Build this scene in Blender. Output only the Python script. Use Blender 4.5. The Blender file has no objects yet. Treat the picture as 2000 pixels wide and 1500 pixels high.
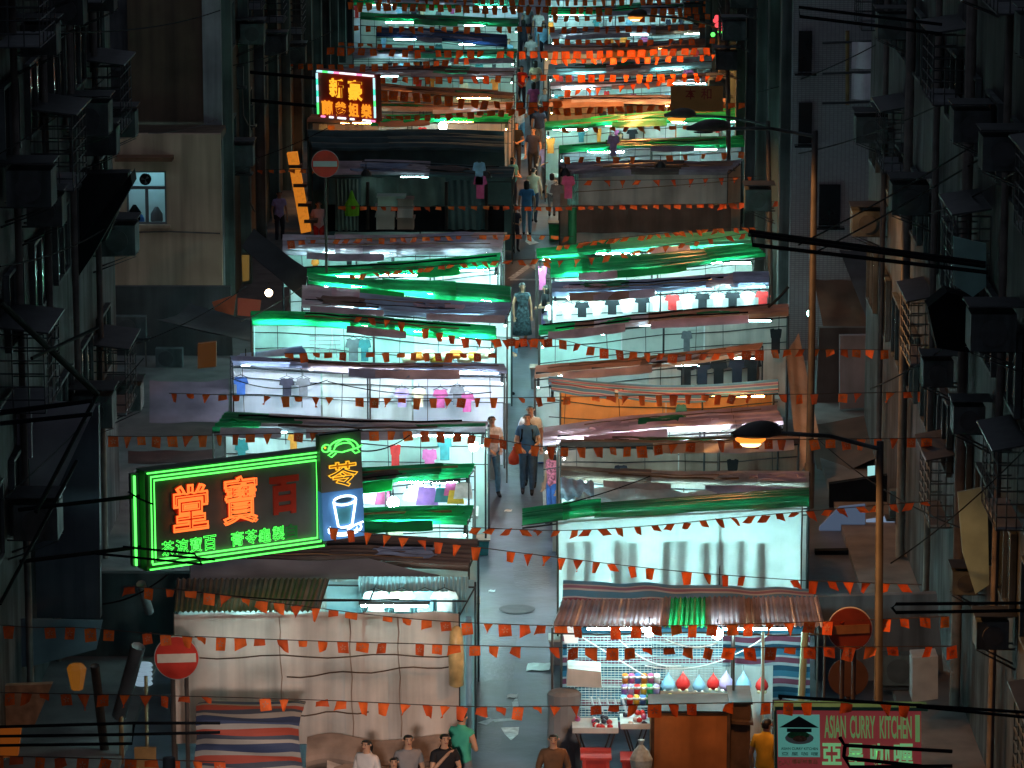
import bpy, bmesh, math, random
from mathutils import Vector, Matrix
R = random.Random(7)
sc = bpy.context.scene
COL = sc.collection
# ------------------------------------------------------------------ camera, world, light
CAMH, FPX = 19.0, 7400.0
TH, PSI = math.atan(1550/FPX), 0.0091
cd = bpy.data.cameras.new('camera'); cam = bpy.data.objects.new('camera', cd); COL.objects.link(cam)
cam.location = (0, 0, CAMH); cam.rotation_euler = (math.pi/2-TH, 0, PSI)
cd.sensor_width = 36; cd.lens = FPX/2000*36; cd.clip_start = .5; cd.clip_end = 2000
sc.camera = cam
w = bpy.data.worlds.new('World'); sc.world = w; w.use_nodes = True
nt = w.node_tree; nt.nodes.clear()
bg = nt.nodes.new('ShaderNodeBackground'); bo = nt.nodes.new('ShaderNodeOutputWorld')
sky = nt.nodes.new('ShaderNodeTexSky'); sky.sky_type = 'NISHITA'; sky.sun_disc = False
sky.sun_elevation = math.radians(-4.0); sky.sun_rotation = math.radians(200)
ad = nt.nodes.new('ShaderNodeMixRGB'); ad.blend_type = 'ADD'; ad.inputs[0].default_value = 1
ad.inputs[2].default_value = (0.70, 0.83, 1.05, 1)      # city glow on the night haze
nt.links.new(sky.outputs[0], ad.inputs[1]); nt.links.new(ad.outputs[0], bg.inputs[0])
bg.inputs[1].default_value = 0.225
nt.links.new(bg.outputs[0], bo.inputs[0])
sc.view_settings.view_transform = 'Standard'; sc.view_settings.look = 'None'
sc.view_settings.exposure = 0; sc.view_settings.gamma = 1
cy = sc.cycles
cy.use_denoising = True; cy.max_bounces = 6; cy.diffuse_bounces = 3; cy.glossy_bounces = 2
cy.transmission_bounces = 4; cy.transparent_max_bounces = 6; cy.sample_clamp_indirect = 4
cy.caustics_reflective = False; cy.caustics_refractive = False
try: cy.use_light_tree = True
except Exception: pass
# ------------------------------------------------------------------ pixel -> space (photo pixels, 2000 x 1500)
_M = Matrix.Rotation(PSI, 3, 'Z') @ Matrix.Rotation(math.pi/2-TH, 3, 'X')
EYE = Vector((0, 0, CAMH))
def ray(x, y): return _M @ Vector(((x-1000)/FPX, (750-y)/FPX, -1))
def P(x, y, Y): d = ray(x, y); return EYE + d*(Y/d.y)
def Z(x, y, z): d = ray(x, y); return EYE + d*((z-CAMH)/d.z)
def YZ(y, z): return Z(1000, y, z).y
def S(Y): return FPX/(Y*1.02)
# ------------------------------------------------------------------ materials
MATS = {}
def mat(name, col, rough=.7, var=.25, scale=3.0, trans=0.0, emit=None, es=0.0, metal=0.0, stripes=None, bump=0.0, spec=.4, grime=0.0):
    if name in MATS: return MATS[name]
    m = bpy.data.materials.new(name); m.use_nodes = True; t = m.node_tree; n = t.nodes; L = t.links
    b = n['Principled BSDF']; out = n['Material Output']
    b.inputs['Roughness'].default_value = rough; b.inputs['Metallic'].default_value = metal
    b.inputs['Specular IOR Level'].default_value = spec
    tc = n.new('ShaderNodeTexCoord')
    src = None
    if stripes:                                   # colour bands across the cloth (v of its own uv)
        sep = n.new('ShaderNodeSeparateXYZ'); L.new(tc.outputs['UV'], sep.inputs[0])
        ml = n.new('ShaderNodeMath'); ml.operation = 'MULTIPLY'; ml.inputs[1].default_value = stripes[0]
        L.new(sep.outputs[1], ml.inputs[0])
        fr = n.new('ShaderNodeMath'); fr.operation = 'FRACT'; L.new(ml.outputs[0], fr.inputs[0])
        cr = n.new('ShaderNodeValToRGB'); cr.color_ramp.interpolation = 'CONSTANT'
        els = cr.color_ramp.elements; cs = stripes[1]
        while len(els) < len(cs): els.new(1.0)
        for i, (p, c) in enumerate(cs): els[i].position = p; els[i].color = (*c, 1)
        L.new(fr.outputs[0], cr.inputs[0]); src = cr.outputs[0]
    nz = n.new('ShaderNodeTexNoise'); nz.inputs['Scale'].default_value = scale; nz.inputs['Detail'].default_value = 5
    L.new(tc.outputs['Object'], nz.inputs['Vector'])
    rp = n.new('ShaderNodeMapRange'); rp.inputs[1].default_value = .3; rp.inputs[2].default_value = .7
    rp.inputs[3].default_value = 1-var; rp.inputs[4].default_value = 1+var
    L.new(nz.outputs[0], rp.inputs[0])
    mx = n.new('ShaderNodeMixRGB'); mx.blend_type = 'MULTIPLY'; mx.inputs[0].default_value = 1
    if src: L.new(src, mx.inputs[1])
    else: mx.inputs[1].default_value = (*col, 1)
    L.new(rp.outputs[0], mx.inputs[2])
    cout = mx.outputs[0]
    if grime:                                      # vertical streaks of dirt
        mp = n.new('ShaderNodeMapping'); mp.inputs['Scale'].default_value = (2.2, 2.2, .12)
        L.new(tc.outputs['Object'], mp.inputs[0])
        n2 = n.new('ShaderNodeTexNoise'); n2.inputs['Scale'].default_value = 1.6; n2.inputs['Detail'].default_value = 8
        L.new(mp.outputs[0], n2.inputs['Vector'])
        r2 = n.new('ShaderNodeMapRange'); r2.inputs[1].default_value = .42; r2.inputs[2].default_value = .68
        r2.inputs[3].default_value = 1; r2.inputs[4].default_value = 1-grime
        L.new(n2.outputs[0], r2.inputs[0])
        m2 = n.new('ShaderNodeMixRGB'); m2.blend_type = 'MULTIPLY'; m2.inputs[0].default_value = 1
        L.new(cout, m2.inputs[1]); L.new(r2.outputs[0], m2.inputs[2]); cout = m2.outputs[0]
    L.new(cout, b.inputs['Base Color'])
    if emit:
        b.inputs['Emission Color'].default_value = (*emit, 1); b.inputs['Emission Strength'].default_value = es
    if bump:
        bp = n.new('ShaderNodeBump'); bp.inputs['Strength'].default_value = bump; bp.inputs['Distance'].default_value = .02
        n3 = n.new('ShaderNodeTexNoise'); n3.inputs['Scale'].default_value = scale*5; n3.inputs['Detail'].default_value = 4
        L.new(tc.outputs['Object'], n3.inputs['Vector']); L.new(n3.outputs[0], bp.inputs['Height'])
        L.new(bp.outputs[0], b.inputs['Normal'])
    if trans:
        tr = n.new('ShaderNodeBsdfTranslucent'); L.new(cout, tr.inputs[0])
        ms = n.new('ShaderNodeMixShader'); ms.inputs[0].default_value = trans
        L.new(b.outputs[0], ms.inputs[1]); L.new(tr.outputs[0], ms.inputs[2]); L.new(ms.outputs[0], out.inputs[0])
    MATS[name] = m
    return m
def emat(name, col, s): return mat(name, (.02, .02, .02), .5, 0, emit=col, es=s)
GREEN = mat('green_roof_sheet', (.015, .45, .14), .26, .45, 1.6, trans=.5)
GREEN2 = mat('deep_green_roof_sheet', (.01, .20, .07), .3, .45, 1.2, trans=.4)
MINT = mat('mint_roof_sheet', (.10, .52, .32), .4, .3, 1.0, trans=.5)
GREY = mat('grey_roof_sheet', (.40, .34, .40), .34, .5, 1.5, trans=.2)
PURP = mat('mauve_roof_sheet', (.66, .50, .58), .3, .4, 1.2, trans=.5)
BROWN = mat('brown_roof_sheet', (.32, .18, .13), .5, .4, 1.5, trans=.16)
DBROWN = mat('dark_brown_roof_sheet', (.11, .075, .065), .55, .4, 1.5, trans=.08)
SLATE = mat('slate_blue_roof_sheet', (.22, .27, .42), .3, .45, 1.2, trans=.22)
AQUA = mat('pale_aqua_roof_sheet', (.36, .58, .64), .35, .2, 1.0, trans=.45)
NAVY = mat('navy_tarp', (.015, .035, .12), .5, .3, 1.2, trans=.25)
DTARP = mat('dark_teal_tarp', (.055, .105, .11), .6, .35, 1.5, trans=.05)
WHITE = mat('white_cloth', (.78, .80, .80), .8, .2, 1.6, trans=.35, grime=.18)
CURT = mat('thin_white_curtain', (.82, .86, .86), .8, .12, 2, trans=.62)
LAV = mat('lavender_cloth', (.70, .70, .80), .8, .08, 2, trans=.3)
MINTC = mat('mint_cloth', (.58, .78, .72), .8, .2, 1.5, trans=.4)
PALE = mat('pale_grey_cloth', (.50, .52, .49), .85, .15, 2, trans=.3)
BEIGE = mat('beige_canvas', (.62, .52, .47), .85, .2, 1.3, trans=.1, bump=.25, grime=.35)
TAN = mat('tan_canvas', (.36, .26, .21), .85, .2, 1.6, trans=.15, grime=.3)
ORCLOTH = mat('orange_cloth', (.55, .22, .07), .8, .2, 1.5, trans=.3)
GREYCLOTH = mat('grey_canvas', (.22, .23, .25), .8, .2, 1.5, trans=.1)
TRI = mat('striped_tarp', (1, 1, 1), .6, .12, 2, trans=.25, stripes=(1.0, [(0, (.35, .10, .16)), (.13, (.65, .65, .72)), (.2, (.12, .38, .62)), (.52, (.70, .72, .76)), (.62, (.42, .22, .36)), (.76, (.65, .65, .7)), (.82, (.14, .40, .62))]))
TRI2 = mat('striped_backdrop', (1, 1, 1), .7, .12, 2, trans=.15, stripes=(5.0, [(0, (.28, .07, .13)), (.25, (.55, .6, .66)), (.34, (.06, .22, .36)), (.62, (.02, .10, .17)), (.86, (.55, .6, .66))]))
TRI3 = mat('red_white_blue_tarp', (1, 1, 1), .7, .12, 2, stripes=(4.0, [(0, (.38, .06, .035)), (.24, (.34, .30, .27)), (.40, (.035, .05, .11)), (.68, (.34, .30, .27)), (.84, (.06, .065, .09))]))
STEEL = mat('dark_steel', (.05, .055, .06), .5, .3, 4, metal=.6)
POLE = mat('galvanised_pole', (.085, .07, .065), .5, .3, 3, metal=.3)
WOOD = mat('dark_wood', (.10, .06, .04), .7, .4, 4)
PLY = mat('plywood', (.45, .18, .06), .6, .25, 2, grime=.25)
BLACK = mat('black_paint', (.006, .007, .009), .85, .3, 3, spec=.1)
ASPH = mat('asphalt', (.052, .056, .074), .40, .65, .8, bump=.4, spec=.5)
PAVE = mat('paving', (.12, .11, .11), .7, .3, 2, bump=.2)
PAINT = mat('road_paint', (.62, .66, .66), .6, .45, 7)
WALLD = mat('dark_stucco', (.06, .063, .068), .85, .7, .9, grime=.8, bump=.35)
WALLG = mat('green_stucco', (.085, .115, .108), .85, .5, .8, grime=.7, bump=.3)
WALLB = mat('beige_stucco', (.48, .33, .235), .9, .15, .8, grime=.35, bump=.2)
WALLBR = mat('brown_render', (.085, .055, .036), .9, .35, .6, grime=.4, bump=.2)
GLASS = mat('dark_glass', (.01, .012, .015), .12, .2, 2)
ACM = mat('air_conditioner_paint', (.085, .10, .105), .7, .3, 3, grime=.6, spec=.2)
ACF = mat('fan_grille', (.05, .055, .06), .6, .2, 6)
PIPE = mat('cast_pipe', (.10, .085, .075), .6, .4, 3)
BAMBOO = mat('bamboo', (.20, .11, .05), .6, .3, 4)
SKIN = mat('skin', (.50, .27, .17), .55, .1, 6); HAIR = mat('hair', (.012, .01, .01), .5, .3, 12)
LIP = mat('lips', (.26, .07, .06), .5, .1); EYE_M = mat('eyes', (.01, .008, .008), .3, 0)
FLAG2 = mat('flag_deep_red', (.54, .075, .016), .75, .35, 5, trans=.3)
FLAG = mat('flag_red', (.74, .12, .02), .75, .3, 5, trans=.3); EMB = mat('flag_emblem', (.5, .2, .12), .75, .2, trans=.3)
CORD = mat('cord', (.05, .03, .025), .8, .1)
COOL = emat('cool_tube', (.50, 1.0, .98), 270); WHT = emat('white_tube', (.74, .90, 1.0), 290)
WARM = emat('warm_tube', (1.0, .46, .13), 120); FART = emat('far_tube', (.50, 1.0, .98), 150); DIMT = emat('dim_tube', (.5, .95, .95), 75)
BULB = emat('bright_bulb', (.75, 1.0, .97), 130); SOD = emat('sodium_lamp', (1.0, .36, .06), 2.4)
# tiled wall
def tile_mat():
    m = bpy.data.materials.new('grey_mosaic_tile'); m.use_nodes = True; n = m.node_tree.nodes; L = m.node_tree.links
    b = n['Principled BSDF']; tc = n.new('ShaderNodeTexCoord'); mp = n.new('ShaderNodeMapping'); mp.inputs['Rotation'].default_value = (math.pi/2, 0, 0)
    br = n.new('ShaderNodeTexBrick'); br.inputs['Scale'].default_value = 5; br.inputs['Color1'].default_value = (.26, .24, .27, 1); br.inputs['Color2'].default_value = (.30, .28, .31, 1)
    br.inputs['Mortar'].default_value = (.13, .12, .14, 1); br.inputs['Mortar Size'].default_value = .03; br.offset = 0
    nz = n.new('ShaderNodeTexNoise'); nz.inputs['Scale'].default_value = .5; nz.inputs['Detail'].default_value = 6
    mx = n.new('ShaderNodeMixRGB'); mx.blend_type = 'MULTIPLY'; mx.inputs[0].default_value = .6
    L.new(tc.outputs['Object'], mp.inputs[0]); L.new(mp.outputs[0], br.inputs[0]); L.new(tc.outputs['Object'], nz.inputs[0])
    L.new(br.outputs[0], mx.inputs[1]); L.new(nz.outputs[0], mx.inputs[2]); L.new(mx.outputs[0], b.inputs['Base Color']); b.inputs['Roughness'].default_value = .5
    return m
TILE = tile_mat()
# ------------------------------------------------------------------ mesh builder
class MB:
    def __init__(s): s.v = []; s.f = []; s.m = []; s.uv = []
    def face(s, pts, mi=0, uvs=None):
        i = len(s.v); s.v += [tuple(p) for p in pts]; s.f.append(tuple(range(i, i+len(pts)))); s.m.append(mi)
        s.uv += uvs or [(0, 0)]*len(pts); return s
    def box(s, a, b, mi=0):
        x0, y0, z0 = a; x1, y1, z1 = b; return s.hexa([(x0, y0, z0), (x1, y0, z0), (x1, y1, z0), (x0, y1, z0), (x0, y0, z1), (x1, y0, z1), (x1, y1, z1), (x0, y1, z1)], mi)
    def hexa(s, c, mi=0):
        i = len(s.v); s.v += [tuple(p) for p in c]
        for q in ((3, 2, 1, 0), (4, 5, 6, 7), (0, 1, 5, 4), (1, 2, 6, 5), (2, 3, 7, 6), (3, 0, 4, 7)):
            s.f.append(tuple(i+k for k in q)); s.m.append(mi); s.uv += [(0, 0), (1, 0), (1, 1), (0, 1)]
        return s
    def tube(s, pts, r, n=6, mi=0, r1=None):
        pts = [Vector(p) for p in pts]; i = len(s.v); N = len(pts)
        for k, p in enumerate(pts):
            d = (pts[min(k+1, N-1)]-pts[max(k-1, 0)])
            d = d.normalized() if d.length > 1e-9 else Vector((0, 0, 1))
            a = d.orthogonal().normalized() if abs(d.z) > .99 else d.cross(Vector((0, 0, 1))).normalized()
            b = d.cross(a); rr = r if r1 is None else r+(r1-r)*k/max(N-1, 1)
            for j in range(n): t = 2*math.pi*j/n; s.v.append(tuple(p+(a*math.cos(t)+b*math.sin(t))*rr))
        for k in range(N-1):
            for j in range(n):
                s.f.append((i+k*n+j, i+k*n+(j+1) % n, i+(k+1)*n+(j+1) % n, i+(k+1)*n+j)); s.m.append(mi); s.uv += [(0, 0)]*4
        for o in (0, (N-1)*n): s.f.append(tuple(i+o+j for j in range(n))); s.m.append(mi); s.uv += [(0, 0)]*n
        return s
    def grid(s, fn, nu, nv, mi=0, th=0):
        def one(off, flip):
            i = len(s.v)
            for b in range(nv+1):
                for a in range(nu+1): p = fn(a/nu, b/nv); s.v.append((p[0]+off[0], p[1]+off[1], p[2]+off[2]))
            for b in range(nv):
                for a in range(nu):
                    q = [(a, b), (a+1, b), (a+1, b+1), (a, b+1)]
                    if flip: q.reverse()
                    s.f.append(tuple(i+y*(nu+1)+x for x, y in q)); s.m.append(mi); s.uv += [(x/nu, y/nv) for x, y in q]
        one((0, 0, 0), False)
        if th: one((0, th*.6, -th*.8), True)
        return s
    def slab(s, pts, off, mi=0):                  # outline extruded by the vector off
        off = Vector(off); a = [Vector(p) for p in pts]; b = [p+off for p in a]; n = len(a)
        s.face(a, mi); s.face(b[::-1], mi)
        for k in range(n): s.face([a[(k+1) % n], a[k], b[k], b[(k+1) % n]], mi)
        return s
    def lathe(s, c, prof, n=10, mi=0, sx=1, sy=1):
        c = Vector(c); i = len(s.v); N = len(prof)
        for r, z in prof:
            for j in range(n): t = 2*math.pi*j/n; s.v.append((c.x+r*sx*math.cos(t), c.y+r*sy*math.sin(t), c.z+z))
        for k in range(N-1):
            for j in range(n): s.f.append((i+k*n+j, i+k*n+(j+1) % n, i+(k+1)*n+(j+1) % n, i+(k+1)*n+j)); s.m.append(mi); s.uv += [(0, 0)]*4
        s.f.append(tuple(i+j for j in range(n))[::-1]); s.m.append(mi); s.uv += [(0, 0)]*n
        s.f.append(tuple(i+(N-1)*n+j for j in range(n))); s.m.append(mi); s.uv += [(0, 0)]*n
        return s
    def ball(s, c, r, mi=0, n=10): return s.lathe(c, [(r*math.sin(math.pi*k/8)+1e-4, -r*math.cos(math.pi*k/8)) for k in range(9)], n, mi)
    def mesh(s, name, mats, smooth=False):
        me = bpy.data.meshes.new(name); me.from_pydata(s.v, [], s.f)
        for m in (mats if isinstance(mats, (list, tuple)) else [mats]): me.materials.append(m)
        me.polygons.foreach_set('material_index', s.m)
        uv = me.uv_layers.new(name='UV'); uv.data.foreach_set('uv', [c for q in s.uv for c in q])
        if smooth: me.polygons.foreach_set('use_smooth', [True]*len(s.f))
        me.update(); return me
def wloc(o):
    v = Vector((0, 0, 0))
    while o is not None: v += Vector(o.location); o = o.parent
    return v
def link(name, me, parent=None, loc=None):
    o = bpy.data.objects.new(name, me); COL.objects.link(o)
    if parent is not None:
        o.parent = parent; o.location = (Vector(loc) if loc is not None else Vector((0, 0, 0)))-wloc(parent)
    elif loc is not None: o.location = loc
    return o
def tag(o, label, cat, group=None, kind=None):
    o['label'] = label; o['category'] = cat
    if group: o['group'] = group
    if kind: o['kind'] = kind
    return o
def thing(name, label, cat, loc, group=None):
    o = bpy.data.objects.new(name, None); COL.objects.link(o); o.location = loc; o.empty_display_size = .2
    return tag(o, label, cat, group)
def part(name, mb, m, parent, smooth=False): return link(name, mb.mesh(name, m, smooth), parent)
def solo(name, mb, m, label, cat, group=None, smooth=False): return tag(link(name, mb.mesh(name, m, smooth)), label, cat, group)
def struct(name, mb, m):
    o = link(name, mb.mesh(name, m)); o['kind'] = 'structure'; return o
def text_mesh(body, m, rect, frame, extrude=.012, outline=0, fat=0.0, font_x=1.0, lift=.01):
    """letters laid into rect=(a0,b0,a1,b1) of frame=(O,U,V,N), metres"""
    c = bpy.data.curves.new('lettering', 'FONT'); c.body = body; c.offset = fat
    if outline: c.fill_mode = 'NONE'; c.bevel_depth = outline; c.bevel_resolution = 1; c.resolution_u = 3
    else: c.extrude = .5; c.resolution_u = 3
    o = bpy.data.objects.new('lettering', c); COL.objects.link(o)
    dg = bpy.context.evaluated_depsgraph_get(); dg.update()
    me = bpy.data.meshes.new_from_object(o.evaluated_get(dg)); bpy.data.objects.remove(o)
    xs = [v.co.x for v in me.vertices]; ys = [v.co.y for v in me.vertices]
    x0, x1, y0, y1 = min(xs), max(xs), min(ys), max(ys)
    a0, b0, a1, b1 = rect; O, U, V, N = frame
    for v in me.vertices:
        a = a0+(v.co.x-x0)/(x1-x0)*(a1-a0); b = b0+(v.co.y-y0)/(y1-y0)*(b1-b0)
        k = v.co.z*.5*(a1-a0)/(x1-x0) if outline else (v.co.z)*extrude
        v.co = O+U*a+V*b+N*(lift+k)
    me.materials.clear(); me.materials.append(m); return me
# ------------------------------------------------------------------ the setting: ground
XL, XR = -8.9, 7.2
mb = MB(); mb.grid(lambda u, v: (-60+120*u, -20+420*v, 0), 60, 120); struct('street', mb, ASPH)
mb = MB(); mb.box((-12.5, 20, .002), (-7.0, 190, .13)); struct('pavement', mb, PAVE)
mb = MB(); mb.box((6.1, 20, .002), (12, 190, .13)); struct('pavement', mb, PAVE)
def ground_mark(name, pts, label):
    g = [Z(x, y, .004) for x, y in pts]
    return g
mk = MB()
def stroke(pts, w):
    for (a, b) in zip(pts[:-1], pts[1:]):
        A, B = Z(*a, .004), Z(*b, .004); d = (B-A).normalized(); n = Vector((-d.y, d.x, 0))*w
        mk.face([A-n, B-n, B+n, A+n])
stroke([(998, 544), (1036, 517)], .10); stroke([(1037, 517), (1076, 543)], .10); stroke([(996, 546), (1078, 546)], .12)
def fillmark(pts): mk.face([Z(x, y, .004) for x, y in pts])
fillmark([(978, 1421), (1014, 1420), (1012, 1434), (998, 1446), (986, 1434)])
fillmark([(933, 1411), (958, 1403), (967, 1405), (950, 1416)]); fillmark([(962, 1405), (1010, 1401), (1012, 1406), (966, 1410)])
fillmark([(1000, 1372), (1010, 1360), (1013, 1378), (1004, 1392)])
fillmark([(1030, 452), (1044, 470), (1054, 474), (1034, 478), (1026, 472)]); fillmark([(1010, 300), (1026, 300), (1024, 312), (1012, 312)])
pt = MB()
for x0, x1, y0, y1 in ((940, 1010, 1240, 1330), (1000, 1080, 1090, 1150), (985, 1040, 880, 930), (1010, 1060, 640, 700), (930, 985, 1380, 1470)):
    q = [Z(x0, y0, .003), Z(x1, y0, .003), Z(x1-8, y1, .003), Z(x0+6, y1, .003)]; pt.face(q)
o = link('asphalt_patch', pt.mesh('asphalt_patch', mat('dark_asphalt_patch', (.04, .04, .05), .35, .5, 2, bump=.4))); o['kind'] = 'structure'
o = link('road_marking', mk.mesh('road_marking', PAINT)); o['kind'] = 'structure'
PAPER = mat('paper_scrap', (.7, .72, .72), .8, .1)
for x, y, s, l in ((1050, 1303, .16, 'flat white sheet of paper on the asphalt beside the counter of the toy stall'), (960, 1155, .05, 'small white scrap of paper on the dark asphalt below the flag strings'),
                   (992, 998, .06, 'white paper scrap on the asphalt just beyond the flag string, near the walking men'), (1000, 1360, .07, 'crumpled scrap on the asphalt above the painted arrow')):
    p = Z(x, y, .008); mb = MB(); mb.grid(lambda u, v: (p.x+(u-.5)*s*2.6+.2*s*v, p.y+(v-.5)*s*3, .008+.02*math.sin(5*u+3*v)**2), 4, 4)
    solo('paper_scrap', mb, PAPER, l, 'paper scrap')
# ------------------------------------------------------------------ stalls
def lerp(a, b, t): return a+(b-a)*t
STALLS = {}
def stall(key, label, fl, fr, br, bl, mats, back=None, tube='cool', zf=2.5, zb=2.68, bow=0, segs=4, sag=.05, gap=None, posts=True, corr=0,
          backh=None, ntube=2, front=None, sides=None, ripple=.022, dback=0.0, counter=True, minD=1.5, val=.09, inset=(0.0, 1.0), tv=.12, tdrop=.10, cutsat=None, umax=1.0):
    """fl fr br bl: photo pixels of the roof's front-left, front-right, back-right, back-left corners"""
    ys = (fl[1]+fr[1])/2; yb = (bl[1]+br[1])/2
    Yf = YZ(ys, zf); Yb = max(YZ(yb, zb), Yf+minD)
    A, B, C, D = P(*fl, Yf), P(*fr, Yf), P(*br, Yb), P(*bl, Yb)
    bw = bow/S(Yf)
    if corr: val = 0
    A = A+Vector((0, 0, val)); B = B+Vector((0, 0, val))
    mid = (A+B)/2
    root = thing('market_stall', label, 'market stall', (mid.x, Yf, 0), 'market stalls along the street')
    rr = random.Random(sum(map(ord, key))*7)
    ph = [rr.uniform(0, 6) for _ in range(6)]
    def surf(u, v, k=0):
        p = lerp(lerp(A, B, u), lerp(D, C, u), v); L = (B-A).length
        dz = bw*4*u*(1-u)*-1-sag*math.sin(math.pi*v)*.6
        if corr: dz += .022*math.sin(u*L/.085*2*math.pi)
        else: dz += ripple*(1.1*math.asin(.98*math.sin(v*36+ph[0]+.3*math.sin(u*4+ph[1])))+.5*math.asin(.98*math.sin(v*57+ph[2]+.35*math.sin(u*7+ph[3])))+.35*math.sin(v*17+ph[5]+.8*math.sin(u*5+ph[0])))+.03*math.sin(u*L*1.1+ph[4])
        return (p.x, p.y, p.z+dz+k)
    cuts = cutsat or [0]+sorted(rr.uniform(.12, .88) for _ in range(segs-1))+[1]
    for i in range(segs):
        u0, u1 = cuts[i]-(.012 if i else 0), cuts[i+1]+(.012 if i < segs-1 else 0)
        sl = rr.uniform(-.06, .06); dv = rr.uniform(-.05, .05)
        nu = max(4, int((u1-u0)*(B-A).length*(40 if corr else 4)))
        if u0 > umax: continue
        m = MB(); m.grid(lambda u, v: surf(lerp(u0, u1, u), v*(1.0+dv), .018*(i % 2)+sl*v*.2), nu, 40 if not corr else 3)
        mm = mats[i % len(mats)] if i < len(mats) else rr.choice(mats)
        o = part('roof_sheet', m, mm, root)
        if val:
            q0 = rr.uniform(.8, 1.15)
            def vf(u, v, u0=u0, u1=u1, i=i):
                t = surf(lerp(u0, u1, u), 0, .018*(i % 2)); return (t[0], t[1]-.012-.02*v+.012*math.sin(t[0]*7+v*2), t[2]-v*val*q0*(1+.12*math.sin(t[0]*3.1+ph[1])))
            m = MB(); m.grid(vf, nu, 3); part('valance', m, mm, o)
    L = B.x-A.x; zr = min(A.z, B.z)
    lit = tube is not None and key not in ('R1', 'R2', 'L1', 'L10', 'L2')
    if tube == 'cool' and Yf > 118: tube = 'far'
    if not corr and key not in ('R4b', 'L11', 'R8', 'R9', 'R2', 'L8g'):
        pool = [GREY, DBROWN, SLATE, GREEN2, PURP, BROWN, mats[0], mats[-1]]
        if mats[0] in (GREEN, GREEN2): pool = [GREEN2, GREEN2, mats[0], DBROWN, mats[-1]]
        for _ in range(3 if mats[0] not in (GREEN, GREEN2) else 2):                        # odd sheets laid over the roof
            pu, pw, pv, pd = rr.uniform(0, .8), rr.uniform(.07, .28), rr.uniform(0, .5), rr.uniform(.25, .5); tw = rr.uniform(-.08, .08); hh = rr.uniform(.03, .055)
            m = MB(); m.grid(lambda u, v: surf(min(.995, pu+pw*u+.02*math.sin(v*7+pu*9)), min(1, pv+pd*v+tw*u), hh+.02*math.sin(u*6+v*4)), 12, 12); part('patch_sheet', m, rr.choice(pool), root)
        for vv in (rr.uniform(.1, .3), rr.uniform(.5, .8)):
            a_, b_ = rr.uniform(-.01, .25), rr.uniform(.7, 1.01); m = MB(); m.tube([Vector(surf(lerp(a_, b_, t/10), vv, .075+.012*math.sin(t*2.1))) for t in range(11)], rr.choice((.012, .022)), 5); part('roof_pole', m, rr.choice([BLACK, WOOD, BAMBOO]), root)
    if lit and not corr:
        for zz in (.22, .5, .85):
            m = MB(); m.tube([Vector((Vector(surf(t/8, .97)).x, Yb-.06, surf(t/8, .97)[2]-zz-.02*math.sin(t*1.7+zz*9))) for t in range(9)], .011, 4); part('rail', m, STEEL, root)
        for t in range(int(L/.85)):
            u = (t+rr.uniform(.2, .8))/int(L/.85); q = Vector(surf(u, .97)); m = MB(); m.tube([(q.x, Yb-.09, q.z-.1), (q.x+rr.uniform(-.05, .05), Yb-.09, q.z-rr.uniform(.6, 1.6))], .010, 4); part('hook_bar', m, rr.choice([STEEL, POLE, BLACK]), root)
        for _ in range(rr.choice((1, 2, 2))):      # low awnings hung under the eave
            pu, pw = rr.uniform(0, .7), rr.uniform(.18, .42); dz = -val+.004; mm_ = rr.choice([GREY, BROWN, mats[0], mats[0], mats[-1], PURP]); ex = rr.uniform(.15, .3)
            def lf(u, v):
                q = surf(min(.99, pu+pw*u), .0); return (q[0], Yf-.03-ex*v, q[2]-dz-val-.13*v-.008*math.sin(u*13+v*3)-.02*math.sin(math.pi*u)*v)
            m = MB(); m.grid(lf, 18, 6, th=.008); part('low_awning', m, mm_, root)
        ua = .985 if A.x < -.5 else .015            # lamp at the aisle end
        p = Vector(surf(ua, .3)); m = MB(); m.tube([(p.x, p.y-.25, p.z-.3), (p.x, p.y+.6, p.z-.3)], .016, 6); t = part('tube_lamp', m, {'cool': COOL, 'white': WHT, 'warm': WARM, 'dim': DIMT, 'far': FART}[tube], root)
        h = MB(); h.box((p.x-.03, p.y-.28, p.z-.275), (p.x+.03, p.y+.63, p.z-.23)); part('lamp_holder', h, STEEL, t)
    fm = MB(); n = max(3, int(L/1.3))
    for i in range(n+1):
        u = i/n; p, q = Vector(surf(u, .02)), Vector(surf(u, .98)); dn = Vector((0, 0, -.05-ripple*1.7-.02*bool(corr)))
        fm.tube([p+dn, q+dn], .014, 5)
    for v in (.03, .55, .96): fm.tube([Vector(surf(k/6, v))-Vector((0, 0, .085+ripple*1.7)) for k in range(7)], .016, 5)
    part('roof_frame', fm, STEEL, root)
    if posts:
        for i in range(n+1):
            if i in (0, n) or i % 2 == 0:
                for v, Y in ((.04, Yf+.05), (.95, Yb-.06)):
                    p = Vector(surf(lerp(inset[0], inset[1], i/n), v)); m = MB(); m.tube([(p.x, Y, 0), (p.x, Y, p.z-.03)], .02, 6); part('post', m, POLE if rr.random() < .5 else STEEL, root)
    if back is not None:
        h0 = 0.05 if backh is None else backh
        f1 = rr.uniform(5, 8); npan = max(1, round(L/2.2))
        for k in range(npan):
            u0, u1 = k/npan, (k+1)/npan-.006; bm_ = back[k % len(back)] if isinstance(back, list) else back
            def bf(u, v, u0=u0, u1=u1):
                uu = lerp(inset[0], inset[1], lerp(u0, u1, u)); t = Vector(surf(uu, .97))
                return (t.x, Yb+.02+dback+.02*(k % 2)+.05*math.sin(uu*L*f1+ph[5]+v)*(1.1-v), lerp(h0, t.z-.06, v))
            m = MB(); m.grid(bf, 22, 4); part('back_sheet', m, bm_, root)
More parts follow.
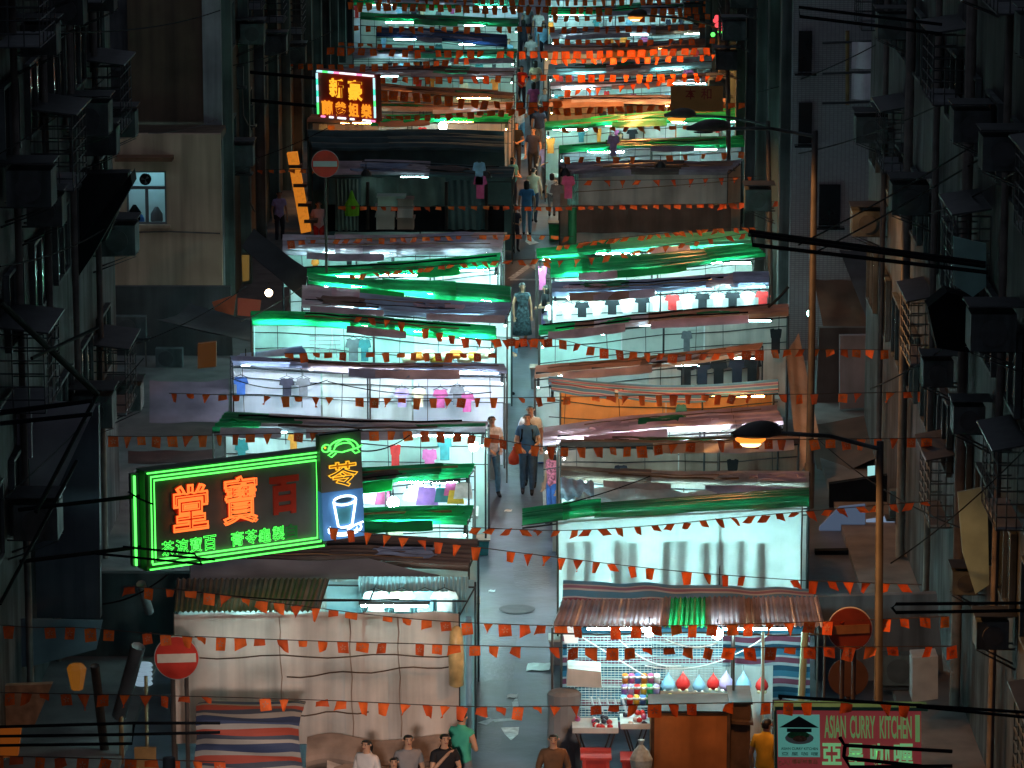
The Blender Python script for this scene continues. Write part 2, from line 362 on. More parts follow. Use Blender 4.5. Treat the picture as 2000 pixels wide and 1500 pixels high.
    if sides:
        for sd in sides:
            u = 0.01 if sd == 'L' else .99
            def sf(a, b):
                t = Vector(surf(u, a)); return (t.x+.03*math.sin(a*14+ph[2])*(1.1-b), t.y, lerp(.1, t.z-.05, b))
            m = MB(); m.grid(sf, 14, 4); part('side_sheet', m, PALE if not isinstance(back, list) and back is None else (back[0] if isinstance(back, list) else back), root)
    if tube:
        tm = {'cool': COOL, 'white': WHT, 'warm': WARM, 'dim': DIMT, 'far': FART}[tube]
        for k in range(ntube):
            u = (k+.5)/ntube; p = Vector(surf(lerp(inset[0], inset[1], u), tv)); hl = min(.55, .45*L*(inset[1]-inset[0])/ntube); p.z += .24-tdrop
            m = MB(); m.tube([(p.x-hl, p.y, p.z-.24), (p.x+hl, p.y, p.z-.24)], .016, 6); t = part('tube_lamp', m, tm, root)
            h = MB(); h.box((p.x-hl-.04, p.y-.03, p.z-.215), (p.x+hl+.04, p.y+.03, p.z-.17)); part('lamp_holder', h, STEEL, t)
    if front is not None:
        fmat, z0, z1 = front; wv = rr.uniform(5, 7)
        def ff(u, v):
            u = lerp(inset[0], inset[1], u); t = Vector(surf(u, .02)); return (t.x, Yf+.02+(.032 if key == 'R2' else .018 if key == 'L1' else .04)*math.sin(u*L*wv+ph[1]+2*v)*(1.2-v)+.02*math.sin(u*L*13)*(1-v), lerp(z0, t.z-.04 if z1 is None else z1, v))
        m = MB(); m.grid(ff, 60, 10); part('front_sheet', m, fmat, root)
    if counter and front is None:
        m = MB(); m.box((A.x+.15, Yf+.1, .72), (B.x-.15, Yf+.95, .78)); m.box((A.x+.2, Yf+.14, .05), (B.x-.2, Yf+.18, .715)); part('counter', m, PALE, root)
    STALLS[key] = dict(A=A, B=B, C=C, D=D, Yf=Yf, Yb=Yb, zr=zr, L=L, root=root, surf=surf)
    return root
# left column, nearest first
S_ = stall
S_('L1', 'closed stall behind a tall beige canvas sheet, nearest on the left', (340, 1195), (895, 1192), (930, 1128), (345, 1128), [DBROWN, GREY], back=[PALE, AQUA], segs=2, cutsat=[0, .5, 1], umax=.3, tv=.5, tdrop=.2, corr=1, zf=2.66, zb=2.8, front=(BEIGE, .38, None), ntube=2, sag=.02)
S_('L2', 'stall with a dark roof and smooth grey canvas hanging under the neon signs', (372, 1098), (915, 1112), (935, 1050), (380, 1050), [DBROWN, DBROWN], back=PALE, segs=3, ntube=1, tube='dim', corr=0)
S_('L3', 'stall with a deep green roof just behind the neon cup sign', (440, 1030), (912, 1027), (925, 992), (440, 1000), [GREEN2, DBROWN, GREEN], back=WHITE, segs=3)
S_('L4', 'stall selling bright patterned bags below a dark green roof with a glaring bulb', (430, 972), (915, 938), (928, 908), (430, 918), [GREEN2, GREEN2, GREEN], back=[WHITE, LAV], segs=3, ntube=3)
S_('L5', 'teal lit stall with white sheets and a grey roof beside the turtle sign', (415, 846), (948, 848), (955, 826), (440, 806), [GREEN2, GREY, GREY], back=[WHITE, MINTC, WHITE], segs=3, ntube=3)
S_('L6', 'brilliant white stall hung with shirts and pink clothes under a slate roof', (455, 714), (990, 734), (985, 716), (450, 698), [SLATE, SLATE, GREY], back=[LAV, WHITE, LAV], tube='white', segs=4, ntube=4)
S_('L7', 'mint lit stall under a long curved bright green roof', (492, 633), (969, 664), (968, 640), (490, 610), [GREEN, GREEN2, GREEN, GREEN], back=[MINTC, MINTC, WHITE], bow=-6, segs=4, ntube=4, sides='L')
S_('L8', 'stall with a mauve and grey roof below the two green sloping roofs', (590, 604), (990, 624), (1000, 590), (590, 562), [GREY, PURP, SLATE], back=WHITE, segs=3, ntube=2)
S_('L8g', 'stall with a bright green roof sloping down to the aisle', (602, 552), (998, 600), (997, 560), (602, 534), [GREEN, GREEN, GREEN2], back=WHITE, segs=3, ntube=3)
S_('L9g', 'stall with a bright green roof rising towards the aisle', (602, 546), (972, 526), (978, 497), (564, 524), [GREEN, GREEN2, GREEN], back=WHITE, segs=3, ntube=3, minD=1.2)
S_('L9', 'stall with a grey roof directly in front of the closed dark stall', (552, 494), (980, 500), (985, 458), (552, 460), [GREY, PURP, GREY, GREY], back=MINTC, backh=1.3, segs=4, ntube=3)
S_('L10', 'closed dark stall hung with teal tarpaulins, boxes stacked in front', (640, 345), (1000, 352), (1005, 322), (640, 312), [PURP, GREY, DTARP], back=DTARP, tube='dim', ntube=1, segs=3)
S_('L11', 'stall wrapped in a dark teal tarpaulin behind the closed dark stall', (610, 292), (985, 300), (985, 262), (600, 255), [DTARP], back=DTARP, tube=None, segs=2, front=(DTARP, 1.3, None), ripple=.04)
S_('L12', 'stall with a glaring white bulb and a brown and green roof', (600, 240), (992, 240), (1000, 226), (610, 224), [BROWN, BROWN, GREEN], back=[TAN, PALE], tube='warm', segs=3, ntube=2)
S_('L13', 'stall with a brown roof below the yellow character sign', (640, 218), (1000, 215), (1005, 200), (650, 198), [BROWN, GREY], back=TAN, tube='dim', segs=2, ntube=2)
S_('L14', 'stall with a dark roof sloping to the aisle over a mint lit interior', (700, 176), (1000, 196), (1005, 184), (700, 160), [BROWN, DBROWN, BROWN], back=[TAN, MINTC], segs=2, ntube=2, tube='warm')
S_('L15', 'stall with a grey roof above the yellow character sign', (660, 148), (1002, 150), (1010, 130), (670, 128), [GREY, MINT, GREY], back=MINTC, tube='dim', segs=3, ntube=2)
S_('L16', 'stall with a grey green roof below the navy tarpaulin', (690, 112), (1005, 116), (1010, 98), (690, 96), [GREY, MINT], back=PALE, segs=2, ntube=2)
S_('L17', 'stall covered by a navy blue tarpaulin', (735, 72), (990, 90), (990, 66), (735, 52), [NAVY, NAVY], back=MINTC, segs=2, ntube=2)
S_('L18', 'far stall with a bright green curved roof', (704, 36), (1012, 49), (1014, 36), (704, 22), [GREEN, GREEN, GREEN2], back=PALE, segs=3, bow=3, ntube=2)
S_('L19', 'farthest left stall with a green and white roof', (690, 10), (1012, 12), (1014, -6), (690, -8), [GREEN, GREY, MINT], back=[LAV, MINTC], segs=3, ntube=3)
S_('L20', 'stall at the top of the view behind the farthest flags', (690, -24), (1012, -22), (1014, -38), (690, -40), [GREY, GREEN], back=WHITE, segs=2, ntube=3)
# right column
S_('R1', 'open toy stall with a corrugated roof, bare bulbs and striped backdrop, nearest on the right', (1078, 1224), (1612, 1226), (1598, 1166), (1098, 1170), [GREY, GREY, GREEN, GREY, BROWN], back=None, segs=6, corr=1, zf=2.42, zb=2.62, ntube=2, counter=False, sag=.02)
S_('R2', 'stall with a translucent white curtain showing clothes inside under a long green roof', (1020, 1028), (1580, 990), (1580, 952), (1020, 1000), [GREEN2, GREEN, GREEN2], back=WHITE, segs=3, front=(CURT, .35, None), ntube=9, inset=(.125, .975), tv=.92, tdrop=.8, zf=2.72, zb=2.85, bow=-10, sag=.08)
S_('R3', 'stall with a beige canvas band and bundles of white cloth behind the long green roof', (1095, 936), (1580, 960), (1580, 926), (1095, 914), [TAN, TAN, BEIGE], back=WHITE, segs=3, ntube=3)
S_('R3b', 'dark stall with bags hung under a brown roof beside the lit street lamp', (1095, 872), (1560, 866), (1560, 848), (1095, 862), [DBROWN, BROWN], back=TAN, segs=2, tube='dim', ntube=1)
S_('R4', 'stall with a wide mauve corrugated roof lit orange by the street lamp', (1060, 866), (1530, 830), (1515, 790), (1062, 834), [PURP, PURP, TAN, PURP], back=[TAN, PALE], segs=4, tube='white', ntube=4, ripple=.03, inset=(.06, .98))
S_('R4b', 'stall with a striped blue white and mauve awning', (1072, 756), (1520, 771), (1520, 742), (1072, 738), [TRI], back=[ORCLOTH, ORCLOTH, PALE], segs=1, tube='warm', ntube=3, bow=10, ripple=.003, inset=(.05, .98))
S_('R5', 'stall selling dark coats under brown plank roofs', (1044, 742), (1480, 694), (1490, 672), (1046, 716), [BROWN, DBROWN, BROWN], back=[PALE, BEIGE], segs=3, tube='dim', ntube=4)
S_('R6', 'stall with a green and brown roof over a pale cloth interior', (1052, 656), (1540, 618), (1540, 592), (1054, 634), [GREEN, BROWN, PURP, BROWN], back=[MINTC, PALE, BEIGE], segs=4, ntube=3, tube='dim')
S_('R7', 'white lit T-shirt stall under a slate blue roof', (1078, 578), (1502, 562), (1502, 534), (1078, 548), [SLATE, GREY, SLATE, SLATE], back=WHITE, segs=4, ntube=4)
S_('R8', 'stall with a broad bright green roof, lower of a pair', (1075, 545), (1495, 506), (1472, 478), (1075, 506), [GREEN, GREEN, GREEN2, GREEN], back=PALE, segs=4, ntube=3, tube='cool')
S_('R9', 'stall with a bright green roof, upper of a pair, below the beige canvas', (1050, 508), (1470, 480), (1465, 449), (1047, 483), [GREEN, GREEN2, MINT], back=None, segs=3, ntube=4, minD=1.4)
S_('R10', 'closed stall wrapped in pale and brown canvas beyond the pair of green roofs', (1120, 346), (1420, 338), (1450, 312), (1092, 322), [GREY, DBROWN, GREY], back=TAN, segs=3, tube=None, front=(BEIGE, .2, None), corr=0)
S_('R11', 'stall with a green roof and white highlights in front of a brown roof', (1092, 300), (1455, 285), (1450, 262), (1092, 282), [GREEN, GREEN2, GREEN], back=GREYCLOTH, segs=3, ntube=2)
S_('R12', 'mint lit stall under a sloping green roof beside the far street lamp', (1065, 252), (1450, 232), (1450, 208), (1065, 236), [GREEN2, GREEN, GREEN2], back=[MINTC, WHITE], segs=3, ntube=4)
S_('R13', 'stall with a brown roof and an orange cloth end', (1072, 208), (1420, 200), (1420, 184), (1072, 194), [BROWN, GREY, BROWN], back=[TAN, TAN, ORCLOTH], segs=3, tube='warm', ntube=2)
S_('R14', 'stall with a mauve roof over a white lit slot, behind the orange cloth', (1075, 176), (1400, 160), (1400, 144), (1075, 162), [PURP, GREY], back=[WHITE, MINTC], segs=2, ntube=3)
S_('R15', 'stall with a pale aqua corrugated roof', (1070, 148), (1390, 134), (1390, 112), (1072, 126), [AQUA, GREY, AQUA], back=PALE, segs=3, ntube=2, corr=0, ripple=.03)
S_('R16', 'stall with a narrow grey roof lit amber by the farthest lamp', (1062, 104), (1400, 92), (1400, 78), (1062, 90), [GREY, BROWN], back=[WHITE, ORCLOTH], segs=2, ntube=2, tube='warm')
S_('R17', 'far stall with a grey roof over white lit goods', (1075, 74), (1400, 62), (1400, 46), (1075, 58), [GREY, GREY, BROWN], back=WHITE, segs=3, ntube=3)
S_('R18', 'far stall with a green and white roof beside the farthest lamp', (1070, 30), (1400, 22), (1400, 6), (1070, 14), [GREEN, MINT, GREY], back=WHITE, segs=3, ntube=4)
S_('R19', 'farthest right stall at the top of the view', (1070, -8), (1400, -12), (1400, -28), (1070, -24), [GREY, GREEN], back=WHITE, segs=2, ntube=3)
# ------------------------------------------------------------------ buildings
def building(name, label, loc): return thing(name, label, 'building', loc)
def wallpart(parent, a, b, m): mb = MB(); mb.box(a, b); return part('wall', mb, m, parent)
def window_x(parent, X, sgn, y, z, w_, h, lit=None):        # window on a wall facing +-x
    f = MB(); d = .05*sgn
    for (ya, yb, za, zb) in ((y, y+w_, z, z+.06), (y, y+w_, z+h-.06, z+h), (y, y+.06, z+.062, z+h-.062), (y+w_-.06, y+w_, z+.062, z+h-.062), (y+w_/2-.03, y+w_/2+.03, z+.062, z+h-.062)):
        f.box((min(X, X+d*2), ya, za), (max(X, X+d*2), yb, zb))
    o = part('window', f, ACM, parent)
    g = MB(); g.box((min(X+d*.2, X+d), y+.03, z+.03), (max(X+d*.2, X+d), y+w_-.03, z+h-.03)); part('pane', g, lit or GLASS, o)
fl_ = P(250, 100, 97); fr_ = P(424, 100, 97)
XB = fr_.x
nl = building('tenement_building', 'dark near left tenement crowded with cages and air conditioners', (XL, 60, 0))
wallpart(nl, (XL-8, 25, 0), (XL, 77, 32), WALLD)
bl_ = building('tenement_building', 'brown rendered tenement with a blank end wall above the beige annex', (fl_.x, 97, 0))
wallpart(bl_, (fl_.x, 97, 0), (XB, 190, 34), WALLBR)
pl = MB(); pl.box((XB-.35, 96.75, 0), (XB+.12, 96.99, 34)); part('corner_strip', pl, mat('pale_strip', (.22, .22, .23), .8, .3, 1, grime=.5), bl_)
bk = building('tenement_building', 'black unlit block in the gap on the far left', (-18, 99, 0)); wallpart(bk, (-30, 99, 0), (fl_.x-.02, 120, 34), WALLD)
for fz in range(3):
    mb = MB(); mb.box((-30, 98.6, 3.4+fz*3.3), (fl_.x-.05, 98.98, 3.6+fz*3.3)); part('ledge', mb, WALLD, bk)
# beige annex with the lit window
YA = 95.0
a0, a1 = P(205, 262, YA), P(430, 262, YA)
an = building('annex_building', 'low beige rendered annex with one lit window', (a0.x, YA, 0))
w0, w1 = P(246, 334, YA), P(326, 438, YA)      # window opening
for nm, A, B in (('l', (a0.x, 0), (w0.x, a0.z)), ('r', (w1.x, 0), (a1.x, a0.z)), ('b', (w0.x, 0), (w1.x, w1.z)), ('t', (w0.x, w0.z), (w1.x, a0.z))):
    mb = MB(); mb.box((A[0], YA, A[1]), (B[0], YA+.25, B[1])); part('wall', mb, WALLB, an)
mb = MB(); mb.box((a0.x, YA+.26, a0.z-.2), (a1.x, 96.7, a0.z-.003)); part('roof', mb, WALLBR, an)
mb = MB(); mb.box((w0.x-.6, YA+1.7, 0), (w1.x+.6, YA+1.74, a0.z-.25)); part('room_wall', mb, mat('room_paint', (.62, .72, .74), .8, .12, 1), an)
rl = MB(); rl.tube([(w0.x+.1, YA+.9, w0.z+.12), (w1.x-.1, YA+.9, w0.z+.12)], .03, 8); part('room_lamp', rl, emat('room_tube', (.36, .85, 1.0), 42), an)
fr = MB(); t = .045
for b in (((w0.x, w1.z), (w0.x+t, w0.z)), ((w1.x-t, w1.z), (w1.x, w0.z)), ((w0.x+t, w1.z), (w1.x-t, w1.z+t)), ((w0.x+t, w0.z-t), (w1.x-t, w0.z))): fr.box((b[0][0], YA+.05, b[0][1]), (b[1][0], YA+.12, b[1][1]))
zt = P(280, 368, YA).z
fr.box((w0.x+t, YA+.052, zt-.03), (w1.x-t, YA+.118, zt+.05)); xm = (w0.x+w1.x)/2; fr.box((xm-.04, YA+.053, w1.z+t), (xm+.04, YA+.117, zt-.03))
wf = part('window', fr, mat('window_frame_paint', (.12, .12, .13), .6, .1), an)
sl = MB(); sl.box((w0.x-.1, YA-.12, w1.z-.08), (w1.x+.1, YA+.2, w1.z-.003)); part('sill', sl, WALLB, wf)
cn = MB(); q0, q1 = P(228, 290, YA), P(340, 322, YA); cn.box((q0.x, YA-.55, q1.z+.16), (q1.x, YA-.003, q1.z+.26)); part('canopy', cn, mat('rust_canopy', (.14, .06, .03), .8, .3, 3), an)
wl = MB()
wl.tube([P(330, 452, YA-.05), P(430, 456, YA-.05)], .02); wl.tube([P(205, 455, YA-.05), P(330, 452, YA-.05)], .02); part('conduit', wl, PIPE, an)
f = thing('wall_fan', 'round black wall fan behind the upper pane of the lit window', 'fan', P(283, 350, YA+.3))
c = P(284, 350, YA+.3); mb = MB(); mb.tube([c+Vector((0, -.05, 0)), c+Vector((0, .07, 0))], .15, 18); part('guard', mb, BLACK, f)
mb = MB()
for k in range(3): a = k*2.1+.4; mb.slab([c+Vector((0, -.08, 0)), c+Vector((.11*math.cos(a), -.08, .11*math.sin(a))), c+Vector((.11*math.cos(a+.7), -.08, .11*math.sin(a+.7)))], (0, .01, 0))
part('fan_blade', mb, ACM, f)
for x0, x1, y0, y1, c_, l in ((250, 276, 396, 432, BLACK, 'dark coat hanging inside the lit window of the annex'), (268, 282, 415, 434, mat('blue_bag', (.05, .2, .6), .6), 'small blue bag on the sill inside the lit window'), (294, 318, 400, 434, GREYCLOTH, 'grey bundle leaning inside the lit window, right pane')):
    A, B = P(x0, y0, YA+.5), P(x1, y1, YA+.5); mb = MB(); mb.lathe(((A.x+B.x)/2, YA+.5, B.z-.05), [(.1, 0), ((B.x-A.x)*.52, .1), ((B.x-A.x)*.5, (A.z-B.z)*.6), (.04, A.z-B.z)], 10, 0, 1, .6)
    solo('bundle', mb, c_, l, 'bundle', smooth=True)
# right side
nr = building('tenement_building', 'dark near right tenement with drainpipes and air conditioners', (XR, 60, 0))
wallpart(nr, (XR+.02, 20, 0), (XR+8, 84, 32), WALLD)
g0 = P(1547, 200, 93)
gr = building('tenement_building', 'grey mosaic tiled tenement with a blank end wall behind the lamp posts', (g0.x, 93, 0))
wallpart(gr, (g0.x, 93, 0), (g0.x+9, 190, 34), TILE)
mb = MB(); mb.box((g0.x-.25, 93.4, 0), (g0.x-.003, 94.1, 34)); part('corner_pilaster', mb, WALLD, gr)
# window bays along the far street facades
for side, par, X in ((1, bl_, XB), (-1, gr, g0.x)):
    for k in range(16):
        Y = 99.5+k*5.6
        for fz in range(4):
            window_x(par, X, side, Y, 3.9+fz*3.1, 2.0, 1.3)
        mb = MB(); x0, x1 = sorted((X+.003*side, X+.28*side)); mb.box((x0, Y-1.5, 0), (x1, Y-1.0, 34)); part('pilaster', mb, WALLG if k % 3 != 2 else WALLD, par)
for side, par, X, ya, yb in ((1, nl, XL, 58, 76), (-1, nr, XR, 50, 83)):
    k = 0; Y = ya
    while Y < yb-2:
        for fz in range(4): window_x(par, X, side, Y, 3.6+fz*3.1, 1.8, 1.3)
        Y += 3.1
# ------------------------------------------------------------------ clutter on the facades
def ac_unit(X, side, y, z, label, group, s=1.0):
    r = thing('air_conditioner', label, 'air conditioner', (X, y, z), group)
    x0, x1 = sorted((X+.12*side, X+.85*side*s)); mb = MB(); mb.box((x0, y, z), (x1, y+.75*s, z+.6*s)); part('casing', mb, ACM, r)
    mb = MB(); c = Vector(((x0+x1)/2, y-.002, z+.3*s)); mb.tube([c, c+Vector((0, -.03, 0))], .22*s, 16); part('fan_grille', mb, ACF, r)
    for yy in (y+.1, y+.6*s): mb = MB(); mb.tube([(X, yy, z-.35), (x1 if side > 0 else x0, yy, z-.03), (X, yy, z-.022)], .02, 5); part('bracket', mb, STEEL, r)
    mb = MB(); mb.box((min(X, X+.9*side*s), y-.05, z+.72*s), (max(X, X+.9*side*s), y+.8*s, z+.74*s)); part('hood', mb, STEEL, r)
    return r
def cage(X, side, y, z, w_, h, d, label, group):
    r = thing('window_cage', label, 'window cage', (X, y, z), group); mb = MB(); X1 = X+d*side
    n = 6
    for k in range(n+1):
        zz = z+h*k/n
        mb.tube([(X, y, zz), (X1, y, zz), (X1, y+w_, zz), (X, y+w_, zz)], .013, 4)
    for k in range(5): mb.tube([(X1, y+w_*k/4, z), (X1, y+w_*k/4, z+h)], .013, 4)
    for k in range(3): mb.tube([(X+d*side*k/3, y, z), (X+d*side*k/3, y, z+h)], .013, 4)
    part('bars', mb, STEEL, r)
    mb = MB(); x0, x1 = sorted((X, X1+.1*side)); mb.hexa([(x0, y-.1, z+h+.02+(.10 if side > 0 else 0)), (x1, y-.1, z+h+.02+(0 if side > 0 else .10)), (x1, y+w_+.1, z+h+.02+(0 if side > 0 else .10)), (x0, y+w_+.1, z+h+.02+(.10 if side > 0 else 0)),
        (x0, y-.1, z+h+.05+(.10 if side > 0 else 0)), (x1, y-.1, z+h+.05+(0 if side > 0 else .10)), (x1, y+w_+.1, z+h+.05+(0 if side > 0 else .10)), (x0, y+w_+.1, z+h+.05+(.10 if side > 0 else 0))]); part('hood', mb, STEEL, r)
    mb = MB(); x0, x1 = sorted((X+.05*side, X1-.02*side)); mb.box((x0, y+.03, z+.01), (x1, y+w_-.03, z+.05)); part('tray', mb, GREYCLOTH, r); return r
rr = random.Random(5)
for fz in range(4):
    for k in range(4):
        Y = 60.5+k*4.1+rr.uniform(-.5, .5); z = 3.2+fz*2.9+rr.uniform(-.3, .3)
        if z > 12: continue
        if rr.random() < .2: continue
        if (k+fz) % 2: cage(XL, 1, Y, z, 1.9, 1.3, rr.uniform(.55, .8), 'steel window cage with a sloping hood on the dark near left tenement', 'window cages on the near left tenement')
        else: ac_unit(XL, 1, Y, z+.3, 'boxy air conditioner on brackets on the dark near left tenement', 'air conditioners on the near left tenement')
        if rr.random() < .6: ac_unit(XL, 1, Y+2.3, z-.4, 'boxy air conditioner on brackets on the dark near left tenement', 'air conditioners on the near left tenement', .85)
for fz in range(5):
    for k in range(7):
        Y = 51+k*4.6+rr.uniform(-.6, .6); z = 2.6+fz*2.5+rr.uniform(-.3, .3)
        if z > 13: continue
        if rr.random() < .35: continue
        if (k*2+fz) % 3 == 0: cage(XR, -1, Y, z, 1.9, 1.2, rr.uniform(.4, .7), 'steel window cage with a sloping hood on the dark near right tenement', 'window cages on the near right tenement')
        else: ac_unit(XR, -1, Y, z+.3, 'boxy air conditioner on brackets on the dark near right tenement', 'air conditioners on the near right tenement', rr.uniform(.6, .95))
for k in range(20):
    Y = 98.5+k*4.4; z = 4.2+(k*37 % 5)*1.35
    ac_unit(XB, 1, Y, z, 'small air conditioner on the street side of the brown tenement', 'air conditioners on the brown tenement', .9)
    if k % 2: cage(XB, 1, Y+1.2, z+.8, 1.7, 1.2, .6, 'window cage on the street side of the brown tenement', 'window cages on the brown tenement')
    ac_unit(g0.x-.25, -1, 95+k*4.4, 3.6+(k*29 % 5)*1.4, 'small air conditioner on the street side of the grey tiled tenement', 'air conditioners on the tiled tenement', .9)
    if k % 3 == 1: cage(g0.x-.25, -1, 96.4+k*4.4, 4.4+(k*29 % 5)*1.3, 1.7, 1.2, .55, 'window cage on the street side of the grey tiled tenement', 'window cages on the tiled tenement')
def pipe(pts, r, m, label, cat='pipe', name='drainpipe', group=None): mb = MB(); mb.tube(pts, r, 8); return solo(name, mb, m, label, cat, group, smooth=True)
for k in range(4):
    Y = 62+k*3.7; pipe([(XL+.14, Y, 0), (XL+.14, Y, 14)], .06, PIPE, 'cast drainpipe running up the near left tenement', group='drainpipes on the near left tenement')
for k in range(6):
    Y = 52.5+k*5.2; pipe([(XR-.14, Y, 0), (XR-.14, Y, 14)], .06 if k % 2 else .09, PIPE, 'cast drainpipe running up the near right tenement', group='drainpipes on the near right tenement')
pipe([P(1745, 40, 92.7), P(1762, 90, 92.7), P(1762, 560, 92.7)], .12, BAMBOO, 'thick rusty orange pipe running down the grey tiled wall')
pipe([P(1782, 40, 92.6), P(1788, 480, 92.6)], .07, BAMBOO, 'thin rusty pipe just right of the thick orange pipe')
pipe([P(1655, 60, 92.75), P(1655, 205, 92.75)], .05, BAMBOO, 'short bamboo pole left of the hanging white laundry', 'pole', 'bamboo_pole')
for y in (80, 140, 198): pipe([P(1606, y+4, 92.4), P(1720, y, 92.4)], .03, STEEL, 'thin horizontal drying rod sticking out of the grey tiled wall', 'drying rod', 'drying_rod', 'drying rods on the tiled wall')
for k, (y0, y1, l) in enumerate(((82, 134, 'pale sheet drying on the upper rod of the grey tiled wall'), (144, 194, 'pale sheet with a cut corner drying on the middle rod of the grey tiled wall'))):
    A, B = P(1664, y0, 92.2), P(1716, y1, 92.2); mb = MB()
    mb.grid(lambda u, v: (lerp(A.x, B.x, u), 92.2+.05*math.sin(u*9+k), lerp(B.z, A.z, v)+(.12 if k and u > .8 and v < .1 else 0)), 12, 8, th=.01); solo('laundry_sheet', mb, mat('laundry', (.5, .47, .52), .9, .15, 3), l, 'laundry')
# flat panels, boards and awnings given as photo outlines at their own distance
def panel(name, pts, Y, th, m, label, cat, group=None, dY=None):
    q = [P(x, y, Y+(dY[i] if dY else 0)) for i, (x, y) in enumerate(pts)]
    mb = MB(); mb.slab(q, (0, th, 0)); return solo(name, mb, m, label, cat, group)
panel('billboard', [(34, 842), (192, 792), (196, 1208), (0, 1206), (0, 1190)], 64, .25, mat('dull_blue_board', (.075, .085, .11), .7, .3, 1.0, grime=.4), 'big blank dark blue board on the near left side', 'billboard')
panel('glass_awning', [(0, 775), (188, 790), (0, 1200)], 63.2, .04, mat('dusty_awning', (.28, .27, .31), .6, .35, .7, trans=.2), 'pale slanting sheet awning in front of the blank dark board, neon reddened', 'awning', dY=[0, .5, -.6])
panel('signboard', [(18, 760), (60, 758), (62, 895), (18, 900)], 62.2, .12, mat('pale_board', (.30, .27, .33), .6, .25, 1.2), 'narrow pale mauve signboard at the left edge above the slanting awning', 'signboard')
panel('steel_bar', [(0, 802), (180, 780), (180, 787), (0, 812)], 55, .06, BLACK, 'upper black steel bar crossing the pale signboard on the left edge', 'steel bar')
panel('steel_bar', [(0, 824), (180, 806), (180, 813), (0, 832)], 55, .06, BLACK, 'lower black steel bar crossing the pale signboard on the left edge', 'steel bar')
for a, b, c_, l in (((0, 590), (190, 770), .09, 'steep black brace running down to the right from the left edge'), ((62, 700), (190, 640), .05, 'thin black brace rising to the right on the left side'), ((0, 1180), (150, 900), .05, 'thin diagonal brace before the pale slanting awning'), ((70, 1000), (190, 770), .06, 'thicker diagonal brace before the pale slanting awning')):
    pipe([P(*a, 58), P(*b, 60)], c_*.6, BLACK, l, 'steel brace', 'steel_brace')
panel('canopy', [(75, 560), (150, 480), (255, 340), (258, 362), (180, 500), (130, 575)], 70, .8, BLACK, 'black folded canopy sticking out left of the lit window', 'canopy')
panel('canopy', [(100, 340), (250, 338), (248, 372), (206, 470), (90, 505), (60, 470)], 71, .5, mat('black_canvas', (.012, .013, .016), .8, .3), 'big black canvas canopy beside the lit window', 'canopy')
# dark cloth awnings of the left shops
def awning(pts, Ys, m, label, sag=.15, name='awning'):
    q = [P(x, y, Y) for (x, y), Y in zip(pts, Ys)]
    mb = MB(); mb.grid(lambda u, v: (lerp(lerp(q[0], q[1], u), lerp(q[3], q[2], u), v)-Vector((0, 0, sag*math.sin(math.pi*u)*math.sin(math.pi*(.2+.8*v))+.012*math.sin(u*11+v*5)))), 20, 8, th=.02)
    return solo(name, mb, m, label, 'awning')
BCAN = mat('black_awning_canvas', (.014, .018, .018), .7, .35, 2)
awning([(496, 446), (600, 526), (596, 588), (472, 482)], [93, 89, 88, 91.5], BCAN, 'dark olive awning panel sloping down towards the green roofs', .03)
awning([(300, 622), (370, 594), (545, 640), (490, 668)], [88, 91, 89, 86.5], mat('grey_black_canvas', (.03, .034, .04), .7, .3, 2), 'sagging dark grey canvas awning left of the mint lit stall', .25)
awning([(292, 742), (446, 740), (446, 822), (292, 826)], [82, 82, 80.6, 80.6], mat('mauve_canvas', (.17, .15, .19), .7, .25, 1.5, trans=.1), 'mauve grey shop awning hung with flags left of the white stall', .1)
awning([(250, 880), (420, 878), (414, 902), (250, 905)], [76, 76, 75, 75], mat('dark_red_board', (.06, .02, .018), .8, .3, 3), 'dark red shop awning just above the neon sign', .02)
awning([(470, 690), (455, 700), (600, 690), (590, 676)], [85, 85, 84, 84], SLATE, 'small slate awning at the end of the slate roof', .02)
ORB = mat('orange_banner', (.25, .05, .02), .7, .3, 2)
panel('shop_sign', [(560, 300), (580, 298), (607, 452), (588, 456)], 108, .3, mat('lit_amber_panel', (.5, .16, .02), .6, .6, 7, emit=(1.0, .30, .025), es=.5), 'leaning tall amber lit sign column beside the far no entry sign', 'shop sign')
panel('shop_sign', [(386, 672), (422, 668), (422, 716), (386, 720)], 84, .15, emat('dim_amber_panel', (1.0, .34, .03), .045), 'square amber lit sign below the sagging grey awning', 'shop sign')
panel('shop_sign', [(472, 500), (486, 500), (486, 548), (474, 550)], 96, .15, emat('yellow_panel', (1.0, .55, .08), .12), 'narrow yellow lit sign under the dark olive awning', 'shop sign')
panel('banner', [(414, 590), (462, 575), (456, 616), (420, 606)], 90, .05, ORB, 'orange red banner above the sagging grey awning', 'banner')
panel('banner', [(464, 582), (510, 586), (506, 620), (464, 616)], 91, .05, TRI3, 'small striped cloth beside the orange red banner', 'banner')
awning([(372, 1088), (720, 1092), (862, 1124), (372, 1142)], [63.2, 63.2, 61.9, 61.6], mat('smooth_grey_canvas', (.30, .30, .33), .7, .2, 1.2), 'smooth grey canvas sheet directly below the green framed neon sign', .06)
